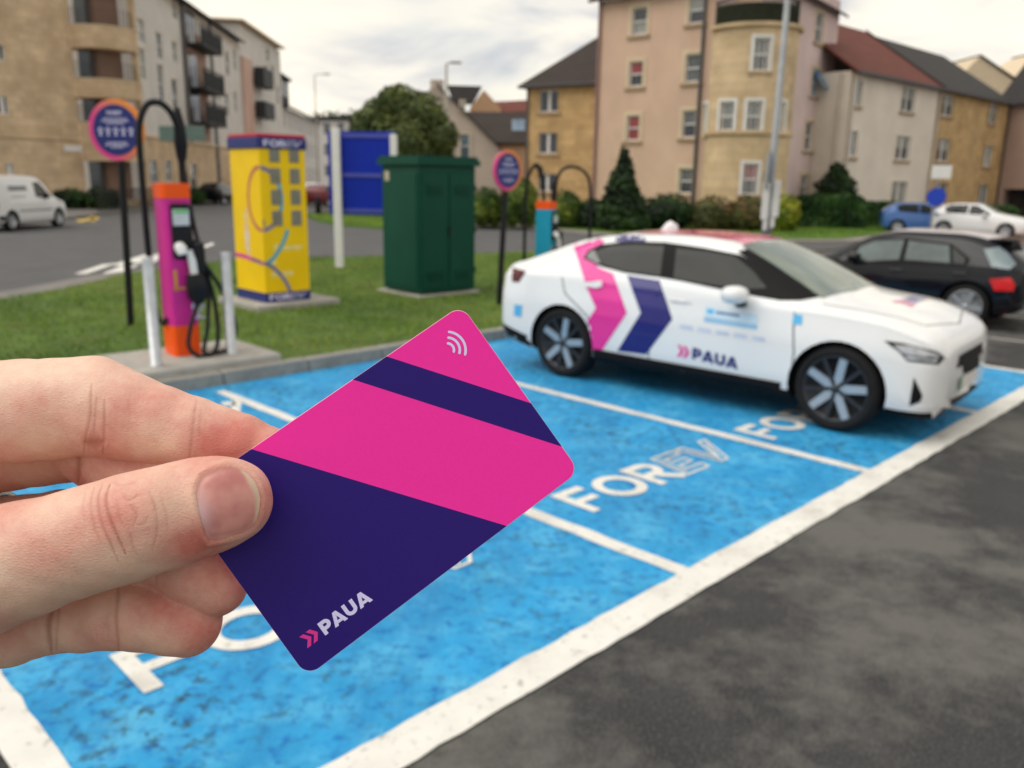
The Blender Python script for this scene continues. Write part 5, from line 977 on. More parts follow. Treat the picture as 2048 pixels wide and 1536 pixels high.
bk.patch('rear_glass', mat('pale_rear_glass', srgb(120, 136, 140), .1, .3, 3, spec=.5), X(.006), ZB([(1380, 350), (1470, 338), (1520, 372), (1572, 440), (1535, 470), (1428, 455)]), 8)
bk.patch('tail_light', mat('bright_red_lens', (.62, .018, .022), .2, .2, 9, coat=.6), X(.008), ZB([(1412, 525), (1540, 518), (1566, 560), (1556, 598), (1444, 596)]), 7)
bk.patch('number_plate', mat('plate_yellow', (.62, .42, .03), .4), bk.rear(.012), [(-.26, .70), (.26, .70), (.26, .82), (-.26, .82)], .1)
bk.patch('reflector', M_lampd, X(.006), ZB([(1480, 722), (1526, 712), (1526, 742), (1482, 752)]), 7)
bk.patch('roof_panel', mat('silver_roof', srgb(176, 170, 172), .3, .04, 3, coat=.5), bk.top(.004), [(-.20, -.50), (-.20, .50), (1.15, .50), (1.15, -.50)], .12)
bk.patch('windscreen', M_wind, bk.top(.006), [(1.33, -.46), (1.36, 0), (1.33, .46), (2.0, .60), (2.06, 0), (2.0, -.60)], .12)
bk.patch('sill', M_cplast, bk.side(.005, 1), [(.36, .19), (2.12, .19), (2.12, .28), (.36, .28)], .1, mirror=True)
for pts in ([(.98, .28), (1.0, .9)], [(.30, .32), (.25, .62), (.0, .8), (-.02, .92)], [(2.08, .3), (2.1, .86)]):
    vs, fs = stroke(dense(pts), .008); mb = MB(); mb.add([bk.side(.002, 1)(v.x, v.y) for v in vs], fs); mb.build('panel_gap', M_cplast, bk.t)
mb = MB(); mb.box((.98, .865, .745), (.20, .03, .03), bev=.01); mb.build('door_handle', BLACK, bk.t); mb = MB(); mb.box((.12, .86, .76), (.20, .03, .03), bev=.01); mb.build('door_handle', BLACK, bk.t)
bk.mirror(1.58, .86, .90, BLACK, .85)
mb = MB(); mb.prism([(-.46, -.5), (-.12, -.54), (-.12, .54), (-.46, .5)], 1.225, 1.250); mb.build('spoiler', BLACK, bk.t)

def simple(name, label, loc, yaw, tab, paint, wb, rw, tr, sides, ws, rear=True, group=None, cat='car', detail=1):
    c = Car(name, label, loc, yaw, tab, paint, wb, rw, tr, group=group, cat=cat); c.wheels(5, .2, rw*.72, detail)
    for nm, pts in sides: c.patch(nm, M_cglass, c.side(.006), pts, .2, mirror=True)
    c.patch('windscreen', M_wind if paint != BLACK else M_cglass, c.top(.006), ws, .2)
    return c
sc = lambda tab, kx, kz, ky=1: [(a*kx, *(v*(kz if i in (0, 2, 4, 6, 7) else ky) for i, v in enumerate(r))) for a, *r in tab]
def SWk(k, z): return [(n_, [(x*k, y*z) for x, y in pts]) for n_, pts in (('front_door_glass', [(.92, .955), (.92, 1.33), (1.2, 1.32), (1.78, 1.0), (1.8, .93)]), ('rear_door_glass', [(.86, .96), (.86, 1.34), (.15, 1.33), (-.10, 1.22), (.0, 1.0)]))]
def WSk(k): return [(x*k, y) for x, y in [(1.35, -.46), (1.38, 0), (1.35, .46), (2.0, .60), (2.06, 0), (2.0, -.60)]]
p = G(1793, 468); BLUE = mat('blue_car_paint', srgb(66, 106, 168), .3, .06, 2, coat=.7)
def parked(name, label, rc, yaw, tab, paint, wb, rw, tr, zk=1.0, **k):
    hd = Vector((math.cos(yaw), math.sin(yaw), 0)); rg = Vector((hd.y, -hd.x, 0)); return simple(name, label, Vector((rc.x, rc.y, 0))-rg*tr, yaw, tab, paint, wb, rw, tr, SWk(wb/2.47, zk), WSk(wb/2.47), **k)
bc_ = parked('parked_car', 'small blue hatchback parked below the ochre house', p, R(-17), sc(HATCH, .88, .92), BLUE, 2.47*.88, .285, .865, zk=.92)
for y in (-.55, .55): bc_.patch('headlight', M_lampc, bc_.front(.01), [(y-.14, .58), (y+.14, .58), (y+.14, .68), (y-.14, .68)], .1)
bc_.mirror(1.4, .87, .88, BLUE, .8)
p = G(2008, 478); hw = Vector((math.cos(R(-42)), math.sin(R(-42)), 0))
wc = parked('parked_car', 'white hatchback parked in front of the blue hatchback at the right edge', p-hw*2.47*.92, R(-42), sc(HATCH, .92, .94), WHITE, 2.47*.92, .295, .87, zk=.94)
wc.mirror(1.46, .87, .9, WHITE, .8)
VAN = [(-.80, .36, .82, .7, .82, 1.1, .74, 1.70, 1.74), (-.74, .30, .89, .7, .88, 1.1, .76, 1.76, 1.80), (1.2, .25, .90, .7, .89, 1.08, .77, 1.77, 1.82), (1.7, .25, .90, .7, .89, 1.07, .76, 1.73, 1.79), (2.15, .25, .9, .7, .88, 1.05, .74, 1.50, 1.56), (2.6, .25, .9, .7, .87, 1.02, .72, 1.16, 1.21), (2.85, .25, .89, .68, .85, .98, .70, 1.06, 1.10), (3.25, .25, .84, .62, .80, .86, .62, .94, .97), (3.47, .3, .74, .55, .66, .70, .5, .78, .80), (3.56, .36, .6, .5, .5, .6, .4, .64, .66)]
p = G(28, 463); yaw = R(88); hd = Vector((math.cos(yaw), math.sin(yaw), 0)); rg = Vector((hd.y, -hd.x, 0))
v = Car('delivery_van', 'small white panel van driving past the sandstone block at the left edge', Vector((p.x, p.y, 0))-rg*.88, yaw, VAN, WHITE, 2.73, .33, .88, cat='van'); v.wheels(5, .2, .22, 1)
v.patch('door_glass', M_cglass, v.side(.006), [(1.42, 1.10), (1.42, 1.58), (1.80, 1.58), (2.36, 1.12), (2.38, 1.04)], .2, mirror=True); v.patch('windscreen', M_wind, v.top(.006), [(1.82, -.66), (1.85, 0), (1.82, .66), (2.6, .66), (2.66, 0), (2.6, -.66)], .2)
v.patch('bumper', M_cplast, v.side(.006), [(-.80, .28), (-.38, .28), (-.38, .52), (-.80, .52)], .2, mirror=True); v.patch('rub_strip', mat('grey_rub_strip', (.3, .3, .3), .6), v.side(.006), [(.42, .62), (2.3, .62), (2.3, .68), (.42, .68)], .2, mirror=True)
v.patch('side_lettering', mat('dull_lettering', srgb(136, 138, 140)), v.side(.006), [(.0, 1.30), (1.0, 1.30), (1.0, 1.46), (.0, 1.46)], .2); v.patch('side_lettering', mat('faint_lettering', srgb(186, 190, 196)), v.side(.006), [(.05, 1.08), (.85, 1.08), (.85, 1.16), (.05, 1.16)], .2)
v.patch('tail_light', M_lampr, v.rear(.006), [(-.86, .75), (-.72, .75), (-.72, 1.2), (-.86, 1.2)], .2, mirror=True); v.patch('tail_light', M_lampr, v.side(.006), [(-.77, .75), (-.66, .75), (-.66, 1.2), (-.77, 1.2)], .2, mirror=True)
v.mirror(1.9, .92, 1.12, M_cplast, .9)
for lab, px_, Y, yw, pt in (('dark car parked far off by the terrace, behind the pink charger', 449, 58, 88, BLACK), ('white car parked far down the street right of the yellow cabinet', 622, 64, 70, WHITE), ('white car behind the nearer far white car down the street', 634, 72, 72, WHITE), ('dark red car far down the street beside the blue board', 657, 58, 80, mat('red_car_paint', (.18, .02, .03), .3, .1, 2, coat=.6))):
    parked('parked_car', lab, Vector((at(px_, 400, Y).x, Y, 0)), R(yw), HATCH, pt, 2.47, .31, .865, detail=0)
p = G(637, 433); mb = MB(); mb.lathe([(0, 0), (.14, 0), (.14, .8), (.10, .86), (.10, .92), (0, .95)], 14); mb.build('bollard', M_blk, None, 'short black bollard by the grass at the left of the blue board', 'bollard', loc=(p.x, p.y, .05))
# ================================================================== CARD AND HAND (close to the lens; worked in sight-line axes X right, Y down, Z away, metres)
CAMM = Matrix(((rt.x, dn.x, fw.x), (rt.y, dn.y, fw.y), (rt.z, dn.z, fw.z)))
def toW(p): return CAM+CAMM @ Vector(p)
C_O, C_EX, C_EY = Vector((-.08172, .02810, .20564)), Vector((.79868, -.57216, .18641)).normalized(), Vector((.57941, .81483, .01848))
C_EY = (C_EY-C_EX*C_EY.dot(C_EX)).normalized(); C_N = C_EX.cross(C_EY)                 # C_N points away from the lens
card_w, card_h = .0856, .05398
def on_card(a, b, o=0.0): return toW(C_O+C_EX*a+C_EY*b-C_N*o)
cm = Matrix.Identity(4)
for i, c in enumerate((CAMM @ C_EX, CAMM @ C_EY, CAMM @ C_N)): cm.col[i][:3] = c
cm.translation = toW(C_O)
def cardmat(n, col, rough=.5):
    m = mat(n, col, rough, .012, 900, .06, 2600, spec=.22); return m
K_pink, K_navy, K_white, K_edge = cardmat('card_pink', srgb(240, 44, 162)), cardmat('card_navy', srgb(34, 8, 110)), cardmat('card_white_print', srgb(214, 210, 250)), cardmat('card_edge', srgb(240, 170, 190))
K_mark = cardmat('card_pink_print', srgb(218, 52, 148))
card = thing('payment_card', 'pink and navy plastic charging card with contactless symbol held in the hand', 'card'); card.matrix_world = cm
def outline(w, h, r, n=10):
    pts = []
    for cx, cy, a0 in ((w-r, r, -90), (w-r, h-r, 0), (r, h-r, 90), (r, r, 180)): pts += arc(cx, cy, r, r, a0, a0+90, n)
    return pts
ol = outline(card_w, card_h, .0036)
mb = MB(); n = len(ol); bv = .00012
rings = [(0, bv), (-bv*.0, 0)]
th = .00076; vs = []
for z, ins in ((0, bv), (bv, 0), (th-bv, 0), (th, bv)):
    cx, cy = card_w/2, card_h/2; vs += [(cx+(x-cx)*(1-ins/cx), cy+(y-cy)*(1-ins/cy), z) for x, y in ol]
fs = [tuple(range(n-1, -1, -1)), tuple(range(3*n, 4*n))]+[(k*n+i, k*n+(i+1) % n, (k+1)*n+(i+1) % n, (k+1)*n+i) for k in range(3) for i in range(n)]
mb.add(vs, fs[:2], 0); mb.add(vs, fs[2:], 1); fix_normals(mb.build('card_body', [K_pink, K_edge], card))
def clip(poly_, f):              # keep the part of a polygon where f >= 0
    out = []
    for i in range(len(poly_)):
        a, b = poly_[i-1], poly_[i]; fa, fb = f(a), f(b)
        if (fa >= 0) != (fb >= 0): t = fa/(fa-fb); out.append((a[0]+(b[0]-a[0])*t, a[1]+(b[1]-a[1])*t))
        if fb >= 0: out.append(b)
    return out
inn = [(card_w/2+(x-card_w/2)*.9985, card_h/2+(y-card_h/2)*.9977) for x, y in ol]
def below(p, q): return lambda v: ((q[0]-p[0])*(v[1]-p[1])-(q[1]-p[1])*(v[0]-p[0]))
s1, s2, s3 = below((.0617, .0001), (.0852, .0314)), below((.0511, -.0001), (.0852, .0455)), below((.0208, 0), (.0614, .0538))
def face(name, pts, m, z): mb = MB(); mb.add([(x, y, z) for x, y in pts], [tuple(range(len(pts)))]); return fix_normals(mb.build(name, m, card))
o = face('print_band', clip(clip(inn, s1), lambda v: -s2(v)), K_navy, -.00002); o = face('print_field', clip(inn, s3), K_navy, -.00002)
lt, lw = logo_letters(); k = (.02345-.0092)/lw
mb = MB(); flat(mb, lt, lambda x, y, z: (.0092+x*k, .04850-y*.00352, -.00004-z*.02)); mb.build('lettering', K_white, card)
mb = MB(); flat(mb, chevrons(), lambda x, y, z: (.00398+x*.00305, .04836-y*.00342, -.00004-z*.02)); mb.build('logo_mark', K_mark, card)
mb = MB(); sh = []
for r_ in (.00478, .00325, .00172): sh.append(stroke(arc(.0756, .00765, r_, r_, -49, 49, 18), .00066)); sh += [poly(arc(.0756+r_*math.cos(R(s*49)), .00765+r_*math.sin(R(s*49)), .00033, .00033, s*49, s*49+s*180, 10)) for s in (-1, 1)]
flat(mb, sh, lambda x, y, z: (x, y, -.00004-z*.02)); mb.build('contactless_symbol', K_white, card)
for o in card.children:
    if o.name.startswith(('lettering', 'logo', 'contact')):
        if sum((p.normal.z*p.area for p in o.data.polygons)) > 0: o.data.flip_normals()

# ---- the hand: one continuous skin grown round tapered finger bones
def cz(px, py):                  # depth of the card plane along a sight line
    v = Vector(((px-1024)/F, (py-768)/F, 1)); return C_O.dot(C_N)/v.dot(C_N)
def J(px, py, z, r): return ((px-1024)/F*z, (py-768)/F*z, z, r*z/F)
TH = [(460, 1001, None, 84), (428, 1007, None, 93), (395, 1015, .1985, 97), (350, 1030, .1975, 101), (300, 1044, .1965, 103), (252, 1058, .196, 105), (205, 1071, .196, 105), (150, 1087, .1965, 106), (60, 1115, .198, 114), (-60, 1150, .201, 130), (-220, 1175, .206, 155), (-420, 1160, .216, 180), (-600, 1120, .228, 180)]
IX = [(566, 920, None, 42), (533, 907, None, 53), (480, 892, None, 63), (432, 881, None, 68), (385, 868, .2165, 72), (322, 851, .2165, 77), (262, 835, .217, 85), (217, 823, .218, 90), (185, 813, .219, 92), (150, 814, .2195, 95), (110, 818, .220, 99), (50, 822, .221, 102), (-40, 822, .224, 101), (-200, 835, .236, 108), (-420, 900, .244, 135), (-650, 990, .246, 150)]
MD = [(462, 1012, None, 56), (420, 1000, None, 66), (345, 968, .221, 72), (250, 925, .229, 77), (205, 900, .236, 79), (165, 879, .242, 78), (130, 883, .244, 81), (80, 888, .245, 83), (20, 895, .246, 84), (-90, 915, .247, 92), (-230, 940, .243, 104), (-440, 960, .25, 130), (-650, 1010, .25, 150)]
RG = [(428, 1168, None, 66), (395, 1147, None, 69), (320, 1105, .2185, 70), (250, 1074, .224, 69), (190, 1055, .236, 70), (120, 1054, .245, 73), (50, 1064, .2485, 73), (-60, 1076, .249, 79), (-230, 1110, .240, 96), (-440, 1090, .248, 125), (-650, 1060, .25, 150)]
LT = [(374, 1244, .2135, 68), (340, 1238, .2138, 68), (280, 1233, .2145, 66), (235, 1233, .2165, 64), (170, 1236, .2205, 65), (100, 1241, .226, 64), (20, 1260, .231, 70), (-90, 1275, .236, 80), (-240, 1250, .234, 100), (-450, 1180, .242, 125), (-650, 1100, .246, 150)]
WR = [(-560, 1060, .244, 190), (-800, 1090, .25, 205), (-1100, 1140, .262, 215), (-1500, 1220, .285, 235), (-1900, 1300, .31, 260)]
def chain(pts, back):
    out = []
    for px, py, z, r in pts:
        if z is None: zc_ = cz(px, py); rr = r*zc_/F; z = zc_+(.0006+rr*.96 if back else -(.0002+rr*.80))
        out.append(J(px, py, z, r))
    return np.array(out)
CH = dict(t=chain(TH, False), i=chain(IX, True), m=chain(MD, True), r=chain(RG, True), l=chain(LT, True), w=chain(WR, True))
def cone_d(P, a, b, r1, r2):
    ba = b-a; l2 = ba@ba; rr = r1-r2; a2 = max(1e-12, l2-rr*rr); il2 = 1/l2
    pa = P-a; y = pa@ba; z = y-l2; q = pa*l2-y[:, None]*ba; x2 = np.einsum('ij,ij->i', q, q); y2 = y*y*l2; z2 = z*z*l2
    k = np.sign(rr)*rr*rr*x2; c1 = np.sign(z)*a2*z2 > k; c2 = np.sign(y)*a2*y2 < k
    return np.where(c1, np.sqrt(np.maximum(x2+z2, 0))*il2-r2, np.where(c2, np.sqrt(np.maximum(x2+y2, 0))*il2-r1, (np.sqrt(np.maximum(x2*a2*il2, 0))+y*rr)*il2-r1))
def smin(a, b, k): h = np.clip(.5+.5*(b-a)/k, 0, 1); return b+(a-b)*h-k*h*(1-h)
def chain_d(P, c, k=.0014, mg=.016):     # only evaluated near the bones themselves
    lo_, hi_ = (c[:, :3]-c[:, 3:]-mg).min(0), (c[:, :3]+c[:, 3:]+mg).max(0); ok = ((P > lo_) & (P < hi_)).all(1); out = np.full(len(P), mg, P.dtype)
    if ok.any(): out[ok] = np.minimum(chain_all(P[ok], c, k), mg*3)
    return out
def chain_all(P, c, k):
    d = None
    for i in range(len(c)-1):
        e_ = cone_d(P, c[i, :3], c[i+1, :3], c[i, 3], c[i+1, 3]); d = e_ if d is None else smin(d, e_, k)
    return d
def thumb_d(P, n=8):             # flatter front to back near the nail
    c = CH['t']; d1 = chain_d(P, c); q = P.copy(); f = 1.22; zc_ = c[1, 2]; q[:, 2] = zc_+(q[:, 2]-zc_)*f; cc = c[:5].copy(); cc[:, 2] = zc_+(cc[:, 2]-zc_)*f
    return d1, chain_d(q, cc)/1.08
def hand_d(P):
    dt, dn_ = thumb_d(P); w = np.clip((P[:, 0]/P[:, 2]*F+1024-285)/90, 0, 1); w = w*w*(3-2*w); dt = dt*(1-w)+np.maximum(dn_, dt)*w
    di, dm, dr, dl = (chain_d(P, CH[k]) for k in 'imrl'); dw = chain_d(P, CH['w'], .01)
    d = smin(smin(di, dm, .0012), smin(dr, dl, .0012), .0012)
    d = smin(d, dw, .012); g = np.clip((-P[:, 0]-.118)/.03, 0, 1)              # the thumb only joins the palm outside the picture
    return np.where(g > 0, smin(d, dt, .0004+.012*g), np.minimum(d, dt))
def surface_net(lo, hi, h):
    n = np.ceil((np.array(hi)-np.array(lo))/h).astype(int)+1; ax = [lo[i]+h*np.arange(n[i]) for i in range(3)]
    V = np.empty(n, np.float32)
    for i in range(0, n[0], 12):
        g = np.stack(np.meshgrid(ax[0][i:i+12], ax[1], ax[2], indexing='ij'), -1); V[i:i+12] = hand_d(g.reshape(-1, 3)).reshape(g.shape[:3])
    ins = V < 0; corners = [(a, b, c) for a in (0, 1) for b in (0, 1) for c in (0, 1)]
    cut = lambda A, o: A[o[0]:o[0]+n[0]-1, o[1]:o[1]+n[1]-1, o[2]:o[2]+n[2]-1]
    cnt = sum(cut(ins, o).astype(np.int8) for o in corners); act = (cnt > 0) & (cnt < 8); idx = np.full(act.shape, -1, np.int64); idx[act] = np.arange(act.sum()); cell = np.argwhere(act)
    acc = np.zeros((len(cell), 3)); num = np.zeros(len(cell)); i0 = tuple(cell.T)
    for a in corners:
        for k in range(3):
            if a[k]: continue
            b = list(a); b[k] = 1; va = cut(V, a)[act]; vb = cut(V, b)[act]; x = (va < 0) != (vb < 0); t = np.where(x, va/(va-vb+1e-20), 0)
            p = np.tile(np.array(a, float), (len(cell), 1)); p[:, k] += t; acc[x] += p[x]; num[x] += 1
    vert = np.array(lo)+(cell+acc/num[:, None])*h; F_ = []
    for k in range(3):
        u, v = (k+1) % 3, (k+2) % 3; s0 = [slice(None)]*3; s1 = [slice(None)]*3; s0[k] = slice(0, n[k]-1); s1[k] = slice(1, n[k]); x = ins[tuple(s0)] != ins[tuple(s1)]
        e_ = np.argwhere(x); e_ = e_[(e_[:, u] > 0) & (e_[:, v] > 0) & (e_[:, u] < n[u]-1) & (e_[:, v] < n[v]-1)]; q = []
        for du, dv in ((-1, -1), (0, -1), (0, 0), (-1, 0)): c = e_.copy(); c[:, u] += du; c[:, v] += dv; q.append(idx[tuple(c.T)])
        q = np.stack(q, 1); fl = ins[tuple(s0)][tuple(e_.T)]; q[~fl] = q[~fl][:, ::-1]; F_.append(q)
    return vert, np.concatenate(F_)
allp = np.concatenate(list(CH.values())); lo = (allp[:, :3]-allp[:, 3:]-.004).min(0); hi = (allp[:, :3]+allp[:, 3:]+.004).max(0)
HV, HF = surface_net(lo, hi, .0013)
def grad(P, h=.0003):
    g = np.stack([hand_d(P+np.eye(3)[k]*h)-hand_d(P-np.eye(3)[k]*h) for k in range(3)], 1); return g/(np.linalg.norm(g, axis=1)[:, None]+1e-12)
bm = bmesh.new(); bvs = [bm.verts.new(p) for p in HV]
for f in HF: 
    try: bm.faces.new([bvs[i] for i in f])
    except ValueError: pass
vis = [f for f in bm.faces if f.calc_center_median().x > -.156]
for rnd in range(2):
    es = list({e_ for f in vis for e_ in f.edges}); res = bmesh.ops.subdivide_edges(bm, edges=es, cuts=1, use_grid_fill=True)
    vis = [f for f in bm.faces if f.calc_center_median().x > -.150 and f.calc_center_median().z < .258]
HV = np.array([v.co[:] for v in bm.verts]); 
for _ in range(2): n_ = grad(HV); HV -= n_*(hand_d(HV)*.9)[:, None]
n_ = grad(HV); PX = np.stack([HV[:, 0]/HV[:, 2]*F+1024, HV[:, 1]/HV[:, 2]*F+768], 1); front = np.clip(-n_[:, 2]*2.2, 0, 1)
def near(pts):                   # distance to a crease line, growing towards its ends so that creases fade out
    d = np.full(len(PX), 1e9); pts = smooth([(*p, 0) for p in pts], 5) if len(pts) > 2 else pts; pts = [tuple(p)[:2] for p in pts]; L_ = np.cumsum([0]+[math.dist(a, b) for a, b in zip(pts[:-1], pts[1:])])
    for q, (a, b) in enumerate(zip(pts[:-1], pts[1:])):
        a, b = np.array(a, float), np.array(b, float); t = np.clip(((PX-a)@(b-a))/((b-a)@(b-a)), 0, 1); s_ = L_[q]+t*(L_[q+1]-L_[q]); e_ = np.minimum(s_, L_[-1]-s_)/L_[-1]; d = np.minimum(d, np.linalg.norm(PX-a-t[:, None]*(b-a), axis=1)/np.clip(.35+e_*3.2, .35, 1))
    return d
who = np.argmin(np.stack([np.minimum(*thumb_d(HV)), chain_d(HV, CH['i']), chain_d(HV, CH['m']), chain_d(HV, CH['r']), chain_d(HV, CH['l'])], 1), axis=1)
disp = np.zeros(len(HV)); crease = np.zeros(len(HV))
CR = [(0, [(222, 970), (214, 1000), (221, 1035), (236, 1072), (252, 1110)], .00042, 3.2), (0, [(206, 970), (197, 1002), (204, 1045), (222, 1088), (236, 1122)], .00028, 3.0), (0, [(190, 975), (182, 1008), (189, 1055), (204, 1090)], .00020, 3.0), (0, [(172, 985), (166, 1010), (170, 1050)], .00012, 3.0),
      (0, [(262, 1066), (266, 1092), (276, 1112)], .00016, 3.4), (0, [(246, 990), (260, 1003), (284, 992)], .00018, 3.0), (0, [(262, 1012), (275, 1030), (268, 1052)], .00016, 3.0), (0, [(300, 988), (311, 1018), (314, 1060), (304, 1102)], .00018, 3.2), (0, [(322, 995), (333, 1030), (334, 1062)], .00012, 3.2), (0, [(236, 1000), (240, 1030), (250, 1056)], .00016, 3.0), (0, [(276, 1050), (290, 1046), (298, 1030)], .00012, 3.0), (0, [(228, 968), (248, 975), (275, 968)], .00014, 3.0),
      (1, [(184, 770), (181, 830), (172, 870), (168, 905)], .00030, 3.2), (1, [(194, 795), (189, 850), (189, 868)], .00022, 2.8), (1, [(210, 800), (208, 860), (206, 908)], .00030, 3.2), (1, [(170, 884), (205, 884)], .00045, 12), (1, [(393, 800), (386, 850), (379, 915)], .00022, 4.0), (1, [(402, 815), (398, 870)], .00010, 3.5), (1, [(258, 800), (262, 850), (280, 880)], .00007, 4.0),
      (2, [(157, 890), (156, 965)], .0007, 6), (4, [(238, 1170), (232, 1235), (238, 1300)], .00028, 4.5), (4, [(108, 1205), (97, 1250), (103, 1305)], .00035, 6), (4, [(118, 1205), (112, 1300)], .0002, 4), (3, [(330, 1060), (318, 1120), (312, 1170)], .0002, 4)]
for k, pts, dep, w in CR:
    d = near(pts); g = np.exp(-(d/w)**2)*front*(who == k); rim_ = np.exp(-((d-w*2.3)/(w*1.3))**2)*front*(who == k); disp -= (.55 if k == 0 else .24)*dep*g-dep*.13*rim_; crease = np.maximum(crease, g*min(1, dep/.0004))
# nail bed: the skin dips under the nail and swells into a fold round it
NAIL = [(396, 968), (404, 955), (418, 946), (437, 939), (452, 935), (466, 935), (482, 940), (496, 949), (508, 962), (516, 979), (520, 998), (518, 1018), (512, 1038), (501, 1055), (485, 1065), (467, 1070), (447, 1075), (420, 1080), (411, 1068), (404, 1045), (397, 1018), (393, 990)]
def sdist(PX_, poly_):
    d = np.full(len(PX_), 1e9); ins_ = inside(PX_[:, 0], PX_[:, 1], poly_); P_ = poly_+[poly_[0]]
    for a, b in zip(P_[:-1], P_[1:]):
        a, b = np.array(a, float), np.array(b, float); t = np.clip(((PX_-a)@(b-a))/((b-a)@(b-a)), 0, 1); d = np.minimum(d, np.linalg.norm(PX_-a-t[:, None]*(b-a), axis=1))
    return np.where(ins_, -d, d)
nd = sdist(PX, NAIL); onT = (who == 0)*front; edge_l = np.clip((470-PX[:, 0])/70, 0, 1)
disp += onT*(-.00034*np.clip((3-nd)/8, 0, 1)+(.00028+.00024*edge_l)*np.exp(-((nd-9)/6)**2))
# soft unevenness of real skin
ph = HV*1000; disp += .00010*np.sin(ph[:, 0]*.42+np.sin(ph[:, 1]*.37)*1.3)*np.sin(ph[:, 1]*.5+ph[:, 2]*.3)
disp += (who == 0)*.0009*np.exp(-(((PX[:, 0]-258)/62)**2+((PX[:, 1]-1000)/70)**2))*np.clip(-n_[:, 2]+.4, 0, 1)   # knuckle of the thumb
disp += (who == 1)*.0010*np.exp(-(((PX[:, 0]-205)/55)**2))*np.clip(-n_[:, 1], 0, 1)
HV = HV+n_*disp[:, None]
# blood colour: knuckles, finger ends and creases are redder, broad areas paler
red = .18+.20*np.sin(ph[:, 0]*.21+1.1)*np.sin(ph[:, 1]*.26+.6)
for k, x, y, rx, ry, a in ((1, 480, 875, 110, 70, .55), (1, 225, 800, 70, 80, .35), (0, 460, 1000, 100, 120, .28), (0, 250, 1030, 70, 80, .16), (3, 440, 1180, 90, 80, .5), (4, 380, 1240, 100, 80, .42), (0, 385, 1080, 50, 40, .45), (2, 300, 950, 200, 90, .3), (0, 100, 1060, 120, 60, .22)):
    red += (who == k)*a*np.exp(-((PX[:, 0]-x)/rx)**2-((PX[:, 1]-y)/ry)**2)
red -= (who == 1)*.30*np.exp(-((PX[:, 1]-735)/45)**2)/(1+np.exp((PX[:, 0]-270)/22)); red -= (who == 0)*.25*np.exp(-((PX[:, 1]-1190)/60)**2); red = np.clip(red, 0, 1)
for v, c in zip(bm.verts, HV): v.co = CAMM @ Vector(c)+CAM
lr_, lc_ = bm.verts.layers.float.new('blood'), bm.verts.layers.float.new('crease')
for v, a, b in zip(bm.verts, red, crease): v[lr_] = a; v[lc_] = b
bmesh.ops.recalc_face_normals(bm, faces=bm.faces); hm = bpy.data.meshes.new('hand'); bm.to_mesh(hm); hand_bvh = BVHTree.FromBMesh(bm); bm.free()
hm.polygons.foreach_set('use_smooth', [True]*len(hm.polygons))
sk = bpy.data.materials.new('skin'); sk.use_nodes = True; t, b = addnodes(sk); N_ = t.nodes.new; LK = t.links.new
at1 = N_('ShaderNodeAttribute'); at1.attribute_name = 'blood'; at2 = N_('ShaderNodeAttribute'); at2.attribute_name = 'crease'
c = N_('ShaderNodeTexCoord'); n1 = N_('ShaderNodeTexNoise'); n1.inputs['Scale'].default_value = 340; n1.inputs['Detail'].default_value = 7; n1.inputs['Roughness'].default_value = .65
m1 = N_('ShaderNodeMath'); m1.operation = 'MULTIPLY_ADD'; m1.inputs[1].default_value = .55; LK(n1.outputs['Fac'], m1.inputs[0]); LK(at1.outputs['Fac'], m1.inputs[2])
r_ = N_('ShaderNodeValToRGB'); r_.color_ramp.elements[0].position = .22; r_.color_ramp.elements[0].color = (*srgb(228, 196, 174), 1); r_.color_ramp.elements[1].position = 1.05 if 0 else 1.0; r_.color_ramp.elements[1].color = (*srgb(200, 120, 108), 1)
k_ = r_.color_ramp.elements.new(.6); k_.color = (*srgb(217, 167, 150), 1)
LK(c.outputs['Object'], n1.inputs['Vector']); LK(m1.outputs[0], r_.inputs['Fac'])
x_ = N_('ShaderNodeMix'); x_.data_type = 'RGBA'; x_.inputs[7].default_value = (*srgb(150, 82, 66), 1); m2 = N_('ShaderNodeMath'); m2.operation = 'MULTIPLY'; m2.inputs[1].default_value = .55; LK(at2.outputs['Fac'], m2.inputs[0]); LK(m2.outputs[0], x_.inputs[0]); LK(r_.outputs['Color'], x_.inputs[6]); LK(x_.outputs[2], b.inputs['Base Color'])
n2 = N_('ShaderNodeTexNoise'); n2.inputs['Scale'].default_value = 1500; n2.inputs['Detail'].default_value = 3; vo = N_('ShaderNodeTexVoronoi'); vo.feature = 'DISTANCE_TO_EDGE'; vo.inputs['Scale'].default_value = 1300
mpv = N_('ShaderNodeMapping'); mpv.inputs['Scale'].default_value = (.55, 1, 1.3); LK(c.outputs['Object'], mpv.inputs[0]); LK(mpv.outputs[0], vo.inputs['Vector']); LK(c.outputs['Object'], n2.inputs['Vector'])
ad = N_('ShaderNodeMath'); ad.operation = 'MULTIPLY_ADD'; ad.inputs[1].default_value = 1.2; LK(vo.outputs['Distance'], ad.inputs[0]); LK(n2.outputs['Fac'], ad.inputs[2])
bp = N_('ShaderNodeBump'); bp.inputs['Strength'].default_value = .42; bp.inputs['Distance'].default_value = .00025; LK(ad.outputs[0], bp.inputs['Height']); LK(bp.outputs[0], b.inputs['Normal'])
b.inputs['Roughness'].default_value = .52; b.inputs['Specular IOR Level'].default_value = .38; b.inputs['Subsurface Weight'].default_value = .22; b.inputs['Subsurface Radius'].default_value = (1.0, .35, .2); b.inputs['Subsurface Scale'].default_value = .0022
hm.materials.append(sk)
hand = link('hand', hm, None, 'bare left hand pinching the pink and navy card between thumb and fingers', 'hand')
